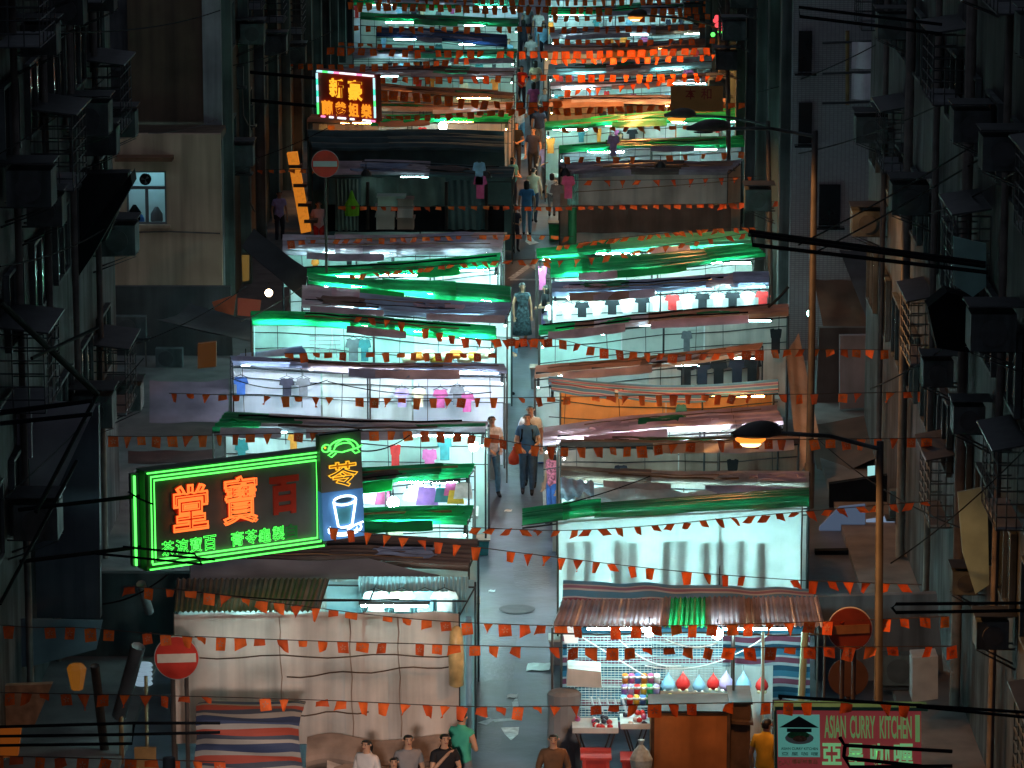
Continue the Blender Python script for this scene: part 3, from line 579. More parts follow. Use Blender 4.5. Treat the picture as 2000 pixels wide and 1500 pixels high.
# right side shops
BRC = mat('brown_awning_canvas', (.075, .035, .022), .75, .35, 1.5)
awning([(1590, 545), (1700, 545), (1722, 650), (1612, 660)], [92.6, 92.6, 90, 90], BRC, 'brown sloping awning at the foot of the grey tiled wall', .05)
awning([(1640, 488), (1765, 486), (1765, 600), (1700, 640)], [92, 92, 89.5, 89.5], mat('dark_grey_canvas', (.04, .04, .045), .7, .3, 2), 'dark grey hanging awning over the brown awning', .05)
panel('signboard', [(1640, 656), (1766, 654), (1768, 790), (1640, 800)], 87, .2, mat('grey_board', (.20, .19, .225), .6, .2, 1.5, grime=.3), 'blank grey board hung with flags right of the lamp post', 'signboard')
awning([(1580, 830), (1780, 790), (1800, 860), (1600, 940)], [84, 84, 81, 81], mat('earth_canvas', (.06, .034, .024), .8, .3, 1.5), 'wide earth brown canvas awning behind the lit lamp head', .08)
awning([(1535, 690), (1560, 650), (1600, 850), (1560, 930)], [82, 83, 80, 79], TAN, 'hanging tan canvas at the end of the striped awning', .02)
panel('shop_window', [(1695, 912), (1768, 905), (1768, 930), (1695, 938)], 80, .08, emat('shop_glow', (.45, .95, .95), .75), 'cyan lit shop window strip behind the lamp post', 'shop window')
panel('shop_window', [(1640, 990), (1690, 985), (1690, 1072), (1600, 1075), (1600, 1030)], 76, .08, emat('shop_glow_dim', (.35, .5, .8), .16), 'dim blue lit shop front left of the lamp post', 'shop window')
panel('shop_window', [(1692, 1016), (1768, 1004), (1768, 1050), (1692, 1056)], 76.2, .08, emat('shop_glow_mid', (.45, .62, .9), .35), 'blue lit shop front right of the lamp post', 'shop window')
panel('signboard', [(1592, 1076), (1712, 1074), (1712, 1166), (1592, 1164)], 74, .2, BLACK, 'black blank shop board under the dim blue shop front', 'signboard')
panel('signboard', [(1620, 946), (1790, 920), (1790, 985), (1620, 1000)], 78, .2, BLACK, 'black blank board above the blue lit shop fronts', 'signboard')
panel('awning', [(1712, 1140), (1755, 1140), (1755, 1150), (1712, 1150)], 73, .2, emat('lamp_strip', (.6, .85, 1.0), 1.2), 'small white strip lamp beside the black blank board', 'lamp')
panel('curtain', [(1862, 462), (1926, 476), (1926, 560), (1900, 580), (1862, 556)], 60, .05, mat('teal_curtain', (.20, .40, .38), .8, .2, 2), 'teal curtain hung on the dark near right tenement', 'curtain')
panel('corrugated_screen', [(1870, 962), (1928, 950), (1932, 1142), (1905, 1160), (1880, 1080)], 59, .06, mat('pale_green_screen', (.22, .33, .31), .7, .25, 2), 'pale green sheet screen on the near right side', 'screen')
panel('canopy', [(1812, 600), (1850, 570), (1945, 600), (1900, 690), (1830, 680)], 62, .6, BLACK, 'black canopy on the near right tenement under the teal curtain', 'canopy')
panel('utility_box', [(1782, 1285), (1832, 1282), (1832, 1365), (1782, 1372)], 61, .5, mat('pale_box', (.26, .26, .27), .6, .2, 3), 'pale grey cabinet right of the front lamp post', 'cabinet')
panel('plastic_sheet', [(1796, 712), (1838, 706), (1832, 760), (1806, 770)], 74, .06, mat('blue_plastic', (.24, .34, .38), .6, .3, 5), 'crumpled pale blue plastic sheet on the near right side', 'plastic sheet')
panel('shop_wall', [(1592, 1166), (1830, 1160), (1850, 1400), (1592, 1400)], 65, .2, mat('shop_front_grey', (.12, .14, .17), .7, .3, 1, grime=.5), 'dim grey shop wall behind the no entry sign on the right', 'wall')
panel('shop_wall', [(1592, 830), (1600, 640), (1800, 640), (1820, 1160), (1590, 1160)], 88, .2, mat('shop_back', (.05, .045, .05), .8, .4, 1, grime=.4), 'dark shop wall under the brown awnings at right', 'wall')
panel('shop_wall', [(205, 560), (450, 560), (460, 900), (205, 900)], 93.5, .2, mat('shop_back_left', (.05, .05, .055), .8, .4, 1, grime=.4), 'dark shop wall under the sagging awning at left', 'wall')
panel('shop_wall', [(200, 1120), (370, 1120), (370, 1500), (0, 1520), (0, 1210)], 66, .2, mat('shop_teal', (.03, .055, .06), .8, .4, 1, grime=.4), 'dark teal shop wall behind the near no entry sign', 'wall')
panel('canvas_sheet', [(0, 1208), (200, 1212), (188, 1268), (60, 1302), (0, 1304)], 62, .05, mat('blue_grey_canvas', (.11, .15, .18), .8, .3, 1.5), 'blue grey canvas sheet hung with flags at the left edge', 'canvas sheet')
panel('shop_sign', [(0, 1340), (102, 1336), (66, 1420), (0, 1424)], 60, .15, mat('worn_notice_board', (.40, .26, .16), .7, .35, 5, grime=.4), 'worn tan notice board at the bottom left', 'signboard')
panel('shop_sign', [(0, 1424), (40, 1424), (34, 1478), (0, 1480)], 59, .2, emat('orange_box', (1.0, .23, .02), .12), 'orange lit shop box at the bottom left corner', 'shop sign')
panel('shop_sign', [(262, 1462), (304, 1462), (304, 1520), (264, 1520)], 58.5, .1, mat('tan_board', (.42, .24, .09), .7, .3, 4), 'small tan upright board below the near no entry sign', 'board')
p = P(150, 1322, 62); mb = MB(); mb.lathe(p, [(.02, -.24), (.1, -.22), (.17, .15), (.12, .22)], 6); solo('lantern', mb, emat('amber_lantern', (1.0, .34, .03), .14), 'amber lit lantern left of the near no entry sign', 'lantern')
mb = MB()
for k in range(5): mb.lathe(P(280, 1300+k*9, 61), [(.02, -.03), (.16, 0), (.15, .03), (.02, .04)], 12)
solo('plate_rack', mb, emat('plate_glow', (.55, .8, 1), .35), 'stack of pale plates glowing white beside the near no entry sign', 'plates', smooth=True)  # plates glow by themselves, light on them is put into the material
for a, b, r, m, l in (((238, 1500), (236, 1370), .04, BAMBOO, 'crooked tan pole at the bottom left'), ((288, 1500), (285, 1320), .03, BAMBOO, 'thin tan pole under the stack of plates'), ((185, 1300), (205, 1470), .08, PIPE, 'leaning thick grey pole at the bottom left'), ((270, 1262), (232, 1400), .12, GREYCLOTH, 'rolled grey canvas leaning at the bottom left'), ((275, 1140), (292, 1195), .08, GREYCLOTH, 'short rolled grey canvas under the neon sign')):
    pipe([P(*a, 60), P(*b, 60.4)], r, m, l, 'pole', 'leaning_pole')
# steel sign frames that stick out over the street
def bars(name, lines, r, label):
    mb = MB()
    for pts in lines: mb.tube([P(x, y, Y) for x, y, Y in pts], r, 5)
    return solo(name, mb, BLACK, label, 'sign frame')
bars('projecting_bar', [[(1925, 514, 52), (1466, 452, 52), (1470, 478, 52), (1930, 532, 52)], [(1466, 452, 52), (1462, 458, 53), (1925, 520, 53)]], .03, 'empty black sign frame reaching out past the green roofs from the right')
bars('projecting_bar', [[(1840, 48, 58), (1560, 14, 58), (1562, 32, 58), (1840, 66, 58)]], .026, 'empty black sign frame high up before the grey tiled wall')
bars('projecting_bar', [[(2010, 1178, 50), (1750, 1180, 50), (1742, 1187, 50), (1750, 1196, 50), (2010, 1192, 50)]], .025, 'black double bar sticking out at the right above the no entry sign')
bars('projecting_bar', [[(2010, 1392, 46), (1520, 1360, 46), (1526, 1366, 46)], [(2010, 1402, 46.5), (1790, 1380, 46.5)]], .022, 'black bar resting above the curry kitchen sign')
bars('projecting_bar', [[(1860, 1468, 44), (1650, 1456, 44), (1640, 1440, 44)], [(1650, 1458, 44), (1648, 1476, 44), (1660, 1498, 44), (1860, 1496, 44)], [(1650, 1480, 44), (1800, 1496, 44)]], .025, 'bent black frame crossing the front of the curry kitchen sign')
bars('projecting_bar', [[(-20, 1420, 48), (260, 1412, 48), (430, 1412, 48)], [(-20, 1438, 48), (262, 1434, 48), (430, 1430, 48)], [(-20, 1456, 48), (258, 1452, 48), (262, 1412, 48)]], .022, 'long black double bar crossing the bottom left')
bars('projecting_bar', [[(330, 1085, 55), (420, 1093, 55)], [(180, 1080, 55), (395, 1102, 55), (380, 1082, 55), (240, 1068, 55)]], .02, 'small black frame under the lower left corner of the neon sign')
# cables
def cable(a, Ya, b, Yb, sag, r, label, m=BLACK):
    A, B = P(*a, Ya), P(*b, Yb); mb = MB(); mb.tube([lerp(A, B, t/12)-Vector((0, 0, sag*4*(t/12)*(1-t/12))) for t in range(13)], r, 4); solo('cable', mb, m, label, 'cable')
cable((1560, 478), 70, (1900, 285), 62, .05, .018, 'upper black cable rising to the right over the grey tiled wall')
cable((1590, 494), 70, (1930, 300), 62, .05, .018, 'lower black cable rising to the right over the grey tiled wall')
cable((470, 628), 82, (590, 560), 84, .05, .012, 'thin pale cable by the dark olive awning', POLE)
cable((290, 260), 90, (425, 232), 94, .1, .012, 'slack pale cable on the brown blank end wall', POLE)
cable((1120, 375), 90, (1440, 352), 90, .02, .01, 'thin amber lit cable across the beige canvas', BAMBOO)
cable((640, 745), 74, (960, 766), 74, .15, .01, 'thin cable across the brilliant white stall')
cable((450, 738), 75, (640, 742), 75, .2, .01, 'slack cable at the left of the brilliant white stall')
cable((1100, 985), 62, (1270, 930), 62, .03, .01, 'thin cable across the beige canvas band')
cable((700, 880), 62, (800, 850), 64, .1, .012, 'slack cable right of the turtle sign')
cable((250, 960), 58, (300, 985), 58, .02, .015, 'short cable at the left edge of the neon sign')
cable((340, 1150), 60, (780, 1170), 60, .1, .012, 'slack cable above the tall beige canvas')
cable((200, 1180), 58, (330, 1120), 58, .1, .014, 'black cable left of the rolled grey canvas')
cable((1540, 560), 80, (1500, 600), 80, .03, .03, 'short slanting black cable beside the thin lamp post')

def ac_front(x, y, Y, s, label):
    p = P(x, y, Y); r = thing('air_conditioner', label, 'air conditioner', p, 'air conditioners facing the street'); mb = MB(); mb.box((p.x-.42*s, Y, p.z-.3*s), (p.x+.42*s, Y+.32*s, p.z+.3*s)); part('casing', mb, ACM, r)
    c = Vector((p.x-.1*s, Y-.003, p.z)); mb = MB(); mb.tube([c, c-Vector((0, .03, 0))], .24*s, 18); part('fan_grille', mb, ACF, r)
    mb = MB(); mb.box((p.x-.5*s, Y-.1*s, p.z-.37*s), (p.x+.5*s, Y+.4*s, p.z-.32*s)); part('bracket', mb, STEEL, r)
    mb = MB(); mb.tube([(p.x+.38*s, Y+.1, p.z-.33*s), (p.x+.4*s, Y+.1, p.z-1.2*s), (p.x+.55*s, Y+.12, p.z-1.5*s)], .02, 5); part('hose', mb, PIPE, r)
for x, y, Y, s_, l in ((1800, 680, 80, 1.0, 'air conditioner right of the blank grey board'), (1868, 745, 73, 1.0, 'air conditioner right of the crumpled blue plastic sheet'), (1872, 875, 70, 1.05, 'air conditioner at right, level with the front lamp head'), (1950, 872, 64, 1.1, 'air conditioner near the right edge, level with the front lamp head'), (1930, 760, 66, 1.0, 'air conditioner above the pale green sheet screen'), (460, 318, 100, .9, 'air conditioner right of the annex canopy'), (468, 225, 104, .9, 'air conditioner high on the left, beside the yellow sign'), (448, 150, 103, .9, 'air conditioner beside the brown blank end wall'), (330, 700, 92, .8, 'air conditioner on the dark shop wall above the mauve awning'), (255, 640, 92, .9, 'air conditioner on the dark shop wall under the annex'), (1720, 730, 91, .9, 'air conditioner beside the rusty pipe behind the grey board'), (1775, 985, 74, .9, 'air conditioner right of the blue lit shop fronts'), (1640, 1130, 73.5, .8, 'air conditioner on the black blank shop board'), (1765, 1310, 64, .9, 'air conditioner behind the front lamp post, low')):
    ac_front(x, y, Y, s_, l)
for k, (a, Ya, b, Yb, sg) in enumerate((((0, 300), 60, (240, 120), 75, .1), ((0, 520), 58, (230, 430), 72, .15), ((60, 60), 62, (430, 20), 95, .2), ((0, 980), 56, (280, 700), 70, .1), ((200, 690), 80, (480, 560), 90, .2), ((1700, 760), 70, (2000, 560), 58, .15), ((1740, 1100), 60, (2000, 880), 52, .1), ((1600, 860), 75, (1900, 1040), 60, .2), ((1560, 300), 85, (2000, 120), 60, .2), ((1480, 180), 100, (1760, 60), 80, .15), ((1800, 420), 70, (1990, 330), 56, .1), ((430, 330), 98, (640, 250), 105, .1), ((440, 130), 100, (650, 60), 115, .15))):
    cable(a, Ya, b, Yb, sg, .014, ('thin black cable slung across the upper left facade', 'thin black cable below the canopy on the left', 'thin black cable high on the brown end wall', 'thin black cable crossing the pale slanting awning', 'thin black cable over the sagging grey awning', 'thin black cable rising past the plastic sheet at right', 'thin black cable rising before the pale green screen', 'thin black cable falling past the front lamp head', 'long thin cable across the top of the tiled wall', 'short thin cable by the tiled wall corner', 'short thin cable near the right edge, above the teal curtain', 'thin cable left of the dark teal stall', 'thin cable left of the yellow sign')[k])
for k, (x0, y0, x1, y1, Y) in enumerate(((1560, 60, 1585, 140, 92.9), (1560, 200, 1585, 280, 92.9), (1600, 360, 1640, 440, 92.9))):
    A, B = P(x0, y0, Y), P(x1, y1, Y); mb = MB(); mb.box((A.x, Y-.05, B.z), (B.x, Y+.05, A.z)); mb.box((A.x-.1, Y-.35, B.z-.06), (B.x+.1, Y-.06, B.z-.01)); part('window', mb, GLASS, gr)

for k, (x, y) in enumerate(((566, 325), (575, 362), (584, 400), (596, 432))):
    A, B = P(x-2, y, 107.95), P(x+24, y+3, 107.95); mb = MB(); mb.box((A.x, 107.9, A.z-.05), (B.x, 108.33, A.z+.04)); solo('sign_band', mb, WOOD, ('topmost', 'second from the top', 'third from the top', 'lowest')[k]+' dark strap round the leaning amber column', 'strap', 'straps round the amber column')
# ------------------------------------------------------------------ street lamps
def street_lamp(label, base, Y, top, arm, head, lit, power=0, flat=False, r=.075, near=True, Yh=None):
    """photo pixels: pole base (x,y), pole top, end of the arm; head = length in metres"""
    t = P(*top, Y); b = P(base[0], base[1], Y); b.z = 0
    root = thing('street_lamp', label, 'street lamp', b, 'street lamps')
    m = MB(); m.tube([b, lerp(b, t, .12)], r*1.3, 10); m.tube([lerp(b, t, .121), t], r, 10, r1=r*.75); part('pole', m, mat('lamp_post_paint', (.04, .036, .034), .6, .4, 3), root, True)
    h = P(*arm, Yh or Y-.6); m = MB(); m.tube([t-Vector((0, 0, .12)), lerp(t, h, .5)+Vector((0, 0, .02)), h], .035, 8); part('arm', m, STEEL, root, True)
    d = (h-t); d.z = 0; d.normalize(); n = Vector((-d.y, d.x, 0)); L = head
    m = MB(); i = len(m.v); N = 9
    for k in range(N):
        s = k/(N-1); w_ = .06+.15*math.sin(math.pi*min(1, .12+s*.95))**.8; c = h+d*(L*s)
        for j in range(12):
            a = 2*math.pi*j/12; zz = math.sin(a)*w_*(.95 if math.sin(a) > 0 else .32)
            m.v.append(tuple(c+n*math.cos(a)*w_+Vector((0, 0, zz+.02))))
    for k in range(N-1):
        for j in range(12): m.f.append((k*12+j, k*12+(j+1) % 12, (k+1)*12+(j+1) % 12, (k+1)*12+j)); m.m.append(0); m.uv += [(0, 0)]*4
    for o in (0, (N-1)*12): m.f.append(tuple(o+j for j in range(12))); m.m.append(0); m.uv += [(0, 0)]*12
    hd = part('lamp_head', m, mat('lamp_head_paint', (.06, .05, .045), .5, .3, 4), root, True)
    c = h+d*(L*.6); m = MB(); m.lathe(c-Vector((0, 0, .05)), [(.02, -.10), (.11, -.08), (.17, -.03), (.18, .0)] if not flat else [(.02, -.012), (.15, -.012), (.16, .0)], 14, 0, 1.3, .9)
    ln = part('lens', m, emat('sodium_lens', (1.0, .28, .03), 1.5) if lit and not flat else GLASS, hd, True)
    if lit and not flat: m = MB(); m.lathe(c-Vector((0, .06, .10)), [(.01, -.062), (.08, -.05), (.10, -.02), (.06, 0)], 12, 0, 1.6, 1.2); part('bulb', m, emat('sodium_core', (1.0, .62, .26), 5), root, True)
    if lit:
        ld = bpy.data.lights.new('sodium_bulb', 'SPOT'); ld.energy = power; ld.color = (1, .42, .12) if near else (1, .84, .74); ld.shadow_soft_size = .18 if near else .5
        ld.spot_size = math.radians(166 if near else 19); ld.spot_blend = .35 if near else .9
        lo = bpy.data.objects.new('sodium_bulb', ld); COL.objects.link(lo); lo.parent = root; lo.location = c-Vector((0, 0, .26))-b
        if not near: lo.rotation_euler = (Vector((-2.6, 60, 1.2))-(c-Vector((0, 0, .26)))).to_track_quat('-Z', 'Y').to_euler()  # the unseen lamp works as a narrow floodlight on the beige canvas
street_lamp('lit street lamp nearest the camera, its amber head over the mauve roof', (1716, 1500), 56.5, (1719, 862), (1520, 846), .76, True, 750)
street_lamp('tall street lamp with a flat dark head right of the smaller lit lamp head', (1580, 990), 78, (1592, 255), (1422, 251), .9, True, 900, True, r=.085)
street_lamp('lit street lamp just left of the flat dark lamp head', (1506, 680), 97, (1500, 236), (1356, 226), .8, True, 380)
street_lamp('smallest lit street lamp, far up at the top of the street', (1408, 470), 120, (1404, 44), (1262, 30), .6, True, 3400, r=.06)
street_lamp('unseen street lamp below the view, its beam aimed at the beige canvas', (330, 1600), 32, (330, 1480), (520, 1600), .7, True, 18000, Yh=31, near=False)  # out of view, beam shaped to light the canvas and the people below it
m = MB(); m.tube([P(1424, 470, 113), P(1420, -60, 113)], .07, 8); solo('pole', m, POLE, 'plain dark pole just right of the smallest street lamp', 'pole')
# bare bulbs
def bulb(x, y, Y, r, label, m=BULB, drop=.25, shade=False):
    p = P(x, y, Y); t = thing('bare_bulb', label, 'bulb', p+Vector((0, 0, drop))); mb = MB(); mb.ball(p, r); part('bulb_glass', mb, m, t, True)
    mb = MB(); mb.tube([p+Vector((0, 0, r*.8)), p+Vector((0, 0, drop))], .012, 5); part('flex', mb, BLACK, t)
    if shade: mb = MB(); mb.lathe(p, [(.16, -r*.9), (.13, r*.3), (.05, r*1.6)], 12); part('lamp_shade', mb, STEEL, t)
bulb(768, 981, STALLS['L4']['Yf']-.3, .11, 'glaring bulb before the bright patterned bags by the neon cup')
bulb(865, 246, STALLS['L12']['Yf']+.2, .13, 'glaring bulb under the far brown and green roof')
bulb(1268, 1234, STALLS['R1']['Yf']+.25, .085, 'left of the two glaring bulbs in the toy stall')
bulb(1401, 1238, STALLS['R1']['Yf']+.25, .095, 'right of the two glaring bulbs in the toy stall')
bulb(925, 872, STALLS['L5']['Yf']+.5, .10, 'bulb at the aisle end of the teal lit stall')
bulb(1112, 580, STALLS['R7']['Yf']+.5, .07, 'warm bulb over the pile of white T-shirts', emat('warm_bulb', (1, .75, .45), 30))
bulb(525, 572, 88.5, .09, 'warm bulb among the amber bags under the dark olive awning', emat('warm_bulb', (1, .55, .22), 30))
bulb(480, 702, 84, .07, 'warm bulb at the end of the slate roof', emat('warm_bulb', (1, .55, .22), 30))
bulb(480, 415, 107, .10, 'warm bulb in the shop left of the amber sign column', emat('warm_bulb', (1, .55, .22), 30))
bulb(1104, 338, STALLS['R10']['Yf']-.9, .09, 'bulb at the aisle corner of the pale canvas stall', shade=True)
bulb(1290, 322, STALLS['R10']['Yf']-1.2, .07, 'added bulb under the roof edge of the pale canvas stall, middle', shade=True)  # added to brighten the canvas, its shade hides the bulb
bulb(950, 342, STALLS['L10']['Yf']-.8, .07, 'added bulb at the aisle corner of the closed dark stall', shade=True)  # added to brighten the front of the dark stall
bulb(715, 338, STALLS['L10']['Yf']-.8, .07, 'added bulb above the stacked boxes of the closed dark stall', shade=True)  # second bulb added to brighten the dark stall
bulb(1583, 612, 88, .09, 'small mint lamp between the two thin lamp posts', emat('mint_bulb', (.4, 1, .85), 14))
# ------------------------------------------------------------------ neon signs
def frame4(bl, br, tl):
    U = br-bl; V = tl-bl; W, Hh = U.length, V.length; U = U/W; V = V/Hh; N = U.cross(V).normalized(); return (bl, U, V, N), W, Hh
def at(fr, a, b, n=0): return fr[0]+fr[1]*a+fr[2]*b+fr[3]*n
def board(fr, a0, b0, a1, b1, n0, n1, mb, mi=0):
    return mb.hexa([at(fr, a, b, n) for n in (n0, n1) for a, b in ((a0, b0), (a1, b0), (a1, b1), (a0, b1))], mi)
NG = emat('neon_green', (.09, 1.0, .10), 2.7); NR = emat('neon_orange_red', (1.0, .15, .025), 1.9); NY = emat('neon_yellow', (1.0, .50, .03), 1.5)
NW = emat('neon_white', (.75, .95, 1.0), 3.0); NB = emat('neon_blue', (.1, .45, 1.0), 1.2)
SGN = mat('sign_board_green', (.10, .115, .12), .45, .2, 2)
YA_, YB_ = 60.0, 61.9
fr, W, Hh = frame4(P(290, 1107, YA_), P(628, 1060, YB_), P(286, 926, YA_))
root = thing('neon_sign', 'large green framed neon sign with red characters hanging over the left stalls', 'neon sign', at(fr, W/2, 0))
mb = MB(); board(fr, 0, 0, W, Hh, -.22, 0, mb); part('board', mb, SGN, root)
mb = MB()
for a, b in (((-.06, -.06), (W+.06, -.003)), ((-.06, Hh+.003), (W+.06, Hh+.06)), ((-.06, -.002), (-.003, Hh+.002)), ((W+.003, -.002), (W+.06, Hh+.002))): board(fr, a[0], a[1], b[0], b[1], -.24, .05, mb)
part('rim', mb, mat('sign_rim', (.02, .07, .03), .4, .2), root)
mb = MB()
for d, n in ((.045, .06), (.11, .05)): mb.tube([at(fr, a, b, n) for a, b in ((d, d), (W-d, d), (W-d, Hh-d), (d, Hh-d), (d, d+.02))], .016, 6)
mb.tube([at(fr, -.04, Hh+.03, .09), at(fr, W+.02, Hh+.03, .09)], .014, 6); mb.tube([at(fr, -.02, -.03, .09), at(fr, W, -.03, .09)], .014, 6)
part('border_tube', mb, NG, root)
mb = MB(); mb.tube([at(fr, -.17, .02, -.1), at(fr, -.17, Hh*.98, -.1)], .022, 6); part('side_tube', mb, NG, root)
mb = MB(); board(fr, -.21, 0, -.07, Hh, -.22, -.14, mb); part('side_board', mb, SGN, root)
RCH = mat('red_channel_letter', (.42, .03, .012), .5, .15, 3); GCH = mat('green_channel_letter', (.02, .25, .06), .5, .15, 3); YCH = mat('yellow_channel_letter', (.6, .3, .02), .5, .1)
for ch, a0, b0, a1, b1, lit in (('堂', .42, .56, 1.08, 1.38, 1), ('寶', 1.35, .56, 2.02, 1.42, 1), ('百', 2.28, .62, 2.84, 1.30, 0)):
    k = W/3.3; r_ = (a0*k, b0*Hh/1.62, a1*k, b1*Hh/1.62)
    c = link('character', text_mesh(ch, RCH, r_, fr, .03, fat=.045, lift=.045), root)
    if lit: link('neon_tube', text_mesh(ch, NR, r_, fr, 0, outline=.024, fat=.03, lift=.105), c)
    if lit: link('neon_tube', text_mesh(ch, NR, r_, fr, 0, outline=.012, fat=-.006, lift=.115), c)
for i, ch in enumerate('茶涼寶百 膏苓龜製自'):
    if ch == ' ': continue
    a = (.22+i*.262)*W/3.3; r_ = (a, .16*Hh/1.62, a+.24*W/3.3, .42*Hh/1.62)
    c = link('character', text_mesh(ch, GCH, r_, fr, .012, fat=.03, lift=.02), root)
    if ch != '自': link('neon_tube', text_mesh(ch, NG, r_, fr, 0, outline=.012, fat=.012, lift=.05), c)
mb = MB()
for t in (.75, .2): mb = MB(); mb.tube([at(fr, 0, Hh*t, -.15), at(fr, -2.2, Hh*t, -.25)], .035, 6); part('support', mb, BLACK, root)
# upright sign with turtle, character and cup
f2, W2, H2 = frame4(P(632, 1057, 61.6), P(712, 1046, 61.9), P(624, 852, 61.6))
root = thing('neon_sign', 'upright neon sign with a green turtle, a yellow character and a white cup', 'neon sign', at(f2, W2/2, 0))
mb = MB(); board(f2, 0, H2*.46, W2, H2, -.2, 0, mb); part('board', mb, SGN, root)
mb = MB(); board(f2, 0, 0, W2, H2*.457, -.2, .002, mb); part('cup_panel', mb, mat('blue_panel', (.07, .22, .50), .5, .1, 2, emit=(.05, .22, .6), es=.22), root)
tt = lambda L, n=.06: [at(f2, a*W2, b*H2, n) for a, b in L]
E_ = lambda ca, cb, ra, rb, t0=0, t1=6.284, n=20: [(ca+ra*math.cos(t0+(t1-t0)*k/n), cb+rb*math.sin(t0+(t1-t0)*k/n)) for k in range(n+1)]
mb = MB()
mb.tube(tt(E_(.53, .86, .36, .09, 0, math.pi)), .014); mb.tube(tt(E_(.55, .86, .24, .055, 0, math.pi)), .012); mb.tube(tt([(.17, .86), (.5, .83), (.89, .855), (1.0, .875)]), .013)
mb.tube(tt(E_(.12, .885, .1, .034)), .013); mb.tube(tt([(.3, .86), (.36, .915), (.5, .945)]), .011); mb.tube(tt([(.78, .86), (.72, .91), (.6, .945)]), .011)
mb.tube(tt([(.28, .845), (.16, .815), (.24, .795), (.36, .83)]), .013); mb.tube(tt([(.72, .845), (.82, .805), (.93, .815), (.86, .85)]), .013)
part('turtle_tube', mb, NG, root)
mb = MB(); mb.ball(at(f2, .09*W2, .893*H2, .07), .02); part('turtle_eye', mb, NY, root)
c = link('character', text_mesh('苓', YCH, (.12*W2, .50*H2, .86*W2, .745*H2), f2, .03, fat=.03, lift=.04), root)
link('neon_tube', text_mesh('苓', NY, (.12*W2, .50*H2, .86*W2, .745*H2), f2, 0, outline=.016, fat=.016, lift=.09), c)
mb = MB()
mb.tube(tt(E_(.52, .37, .27, .042)), .02); mb.tube(tt([(.25, .37), (.34, .13), (.42, .115), (.58, .115), (.68, .135), (.79, .37)]), .02)
mb.tube(tt(E_(.5, .10, .40, .062, 2.6, 6.9)), .018); mb.tube(tt(E_(.5, .09, .30, .03, 2.9, 6.6)), .014); mb.tube(tt([(.55, .085), (.72, .12), (.95, .145)]), .016)
part('cup_tube', mb, NW, root)
mb = MB(); mb.face([at(f2, a*W2, b*H2, .02) for a, b in ((.33, .30), (.38, .14), (.64, .14), (.70, .31), (.52, .29))]); mb.face([at(f2, a*W2, b*H2, .022) for a, b in E_(.52, .37, .2, .026)[:-1]], 1)
part('drink', mb, [mat('drink_blue', (.06, .30, .42), .5, .1), mat('drink_dark', (.01, .05, .10), .5, .1)], root)
mb = MB(); mb.tube([at(f2, -.01, H2+.02, .02), at(f2, W2+.02, H2+.02, .02)], .012); mb.tube([at(f2, W2+.02, 0, -.18), at(f2, W2+.02, H2, -.18)], .03); part('rim', mb, BLACK, root)
# yellow character sign
f3, W3, H3 = frame4(P(621, 228, 104), P(736, 239, 103.2), P(618, 136, 104))
root = thing('neon_sign', 'square sign of yellow characters with a coloured light border, far on the left', 'neon sign', at(f3, W3/2, 0))
mb = MB(); board(f3, 0, 0, W3, H3, -.3, 0, mb); part('board', mb, mat('dark_red_board_sign', (.42, .03, .012), .5, .2), root)
cols = {'c': (.45, .85, 1.0), 'g': (.08, .9, .2), 't': (.05, .75, .5), 'p': (1.0, .25, .5), 'w': (.85, .9, 1.0)}
def strip(a, b, seq):
    for k, ch in enumerate(seq):
        if ch == '-': continue
        m = MB(); m.tube([lerp(a, b, (k+.03)/len(seq)), lerp(a, b, (k+.97)/len(seq))], .03, 6); part('border_tube', m, emat('border_'+ch, cols[ch], 1.5), root)
strip(at(f3, .03, H3-.03, .04), at(f3, W3-.03, H3-.03, .04), 'cgcpwwwpww'); strip(at(f3, .03, .08, .04), at(f3, .03, H3-.08, .04), 'ggctctc')
strip(at(f3, W3-.03, .12, .04), at(f3, W3-.03, H3-.08, .04), 'ccgctcc'); strip(at(f3, .12, .03, .04), at(f3, W3-.03, .03, .04), 'p-w-ww-w--wwp')
for ch, a0, b0, a1, b1 in (('新', .22, .45, .46, .86), ('豪', .54, .42, .78, .86), ('蘭', .08, .06, .27, .37), ('爹', .31, .06, .5, .37), ('姐', .54, .07, .71, .37), ('樂', .75, .07, .93, .37)):
    link('character', text_mesh(ch, emat('yellow_letter', (1.0, .50, .03), 1.25) if b0 > .3 else emat('amber_letter', (1.0, .34, .02), 1.05), (a0*W3, b0*H3, a1*W3, b1*H3), f3, .02, fat=.03, lift=.04), root)
for t in (.8, .2): mb = MB(); mb.tube([at(f3, 0, H3*t, -.15), at(f3, -2.5, H3*t, -.15)], .05); part('support', mb, BLACK, root)
# red neon scribble far right
p = P(1402, 55, 118); mb = MB(); mb2 = MB()
for k in range(7): mb.ball(p+Vector((.12*math.cos(k*2.2)*(.4+k*.1), 0, .14+.2*math.sin(k*1.7))), .075)
for k in range(3): mb2.ball(p+Vector((-.05+.22*k-.1, 0, -.2+.08*(k % 2))), .07)
root = thing('neon_flower', 'small red and green neon flower beside the far dark pole', 'neon sign', p); part('red_tube', mb, emat('neon_red', (1, .08, .10), 1.3), root); part('green_tube', mb2, NG, root)
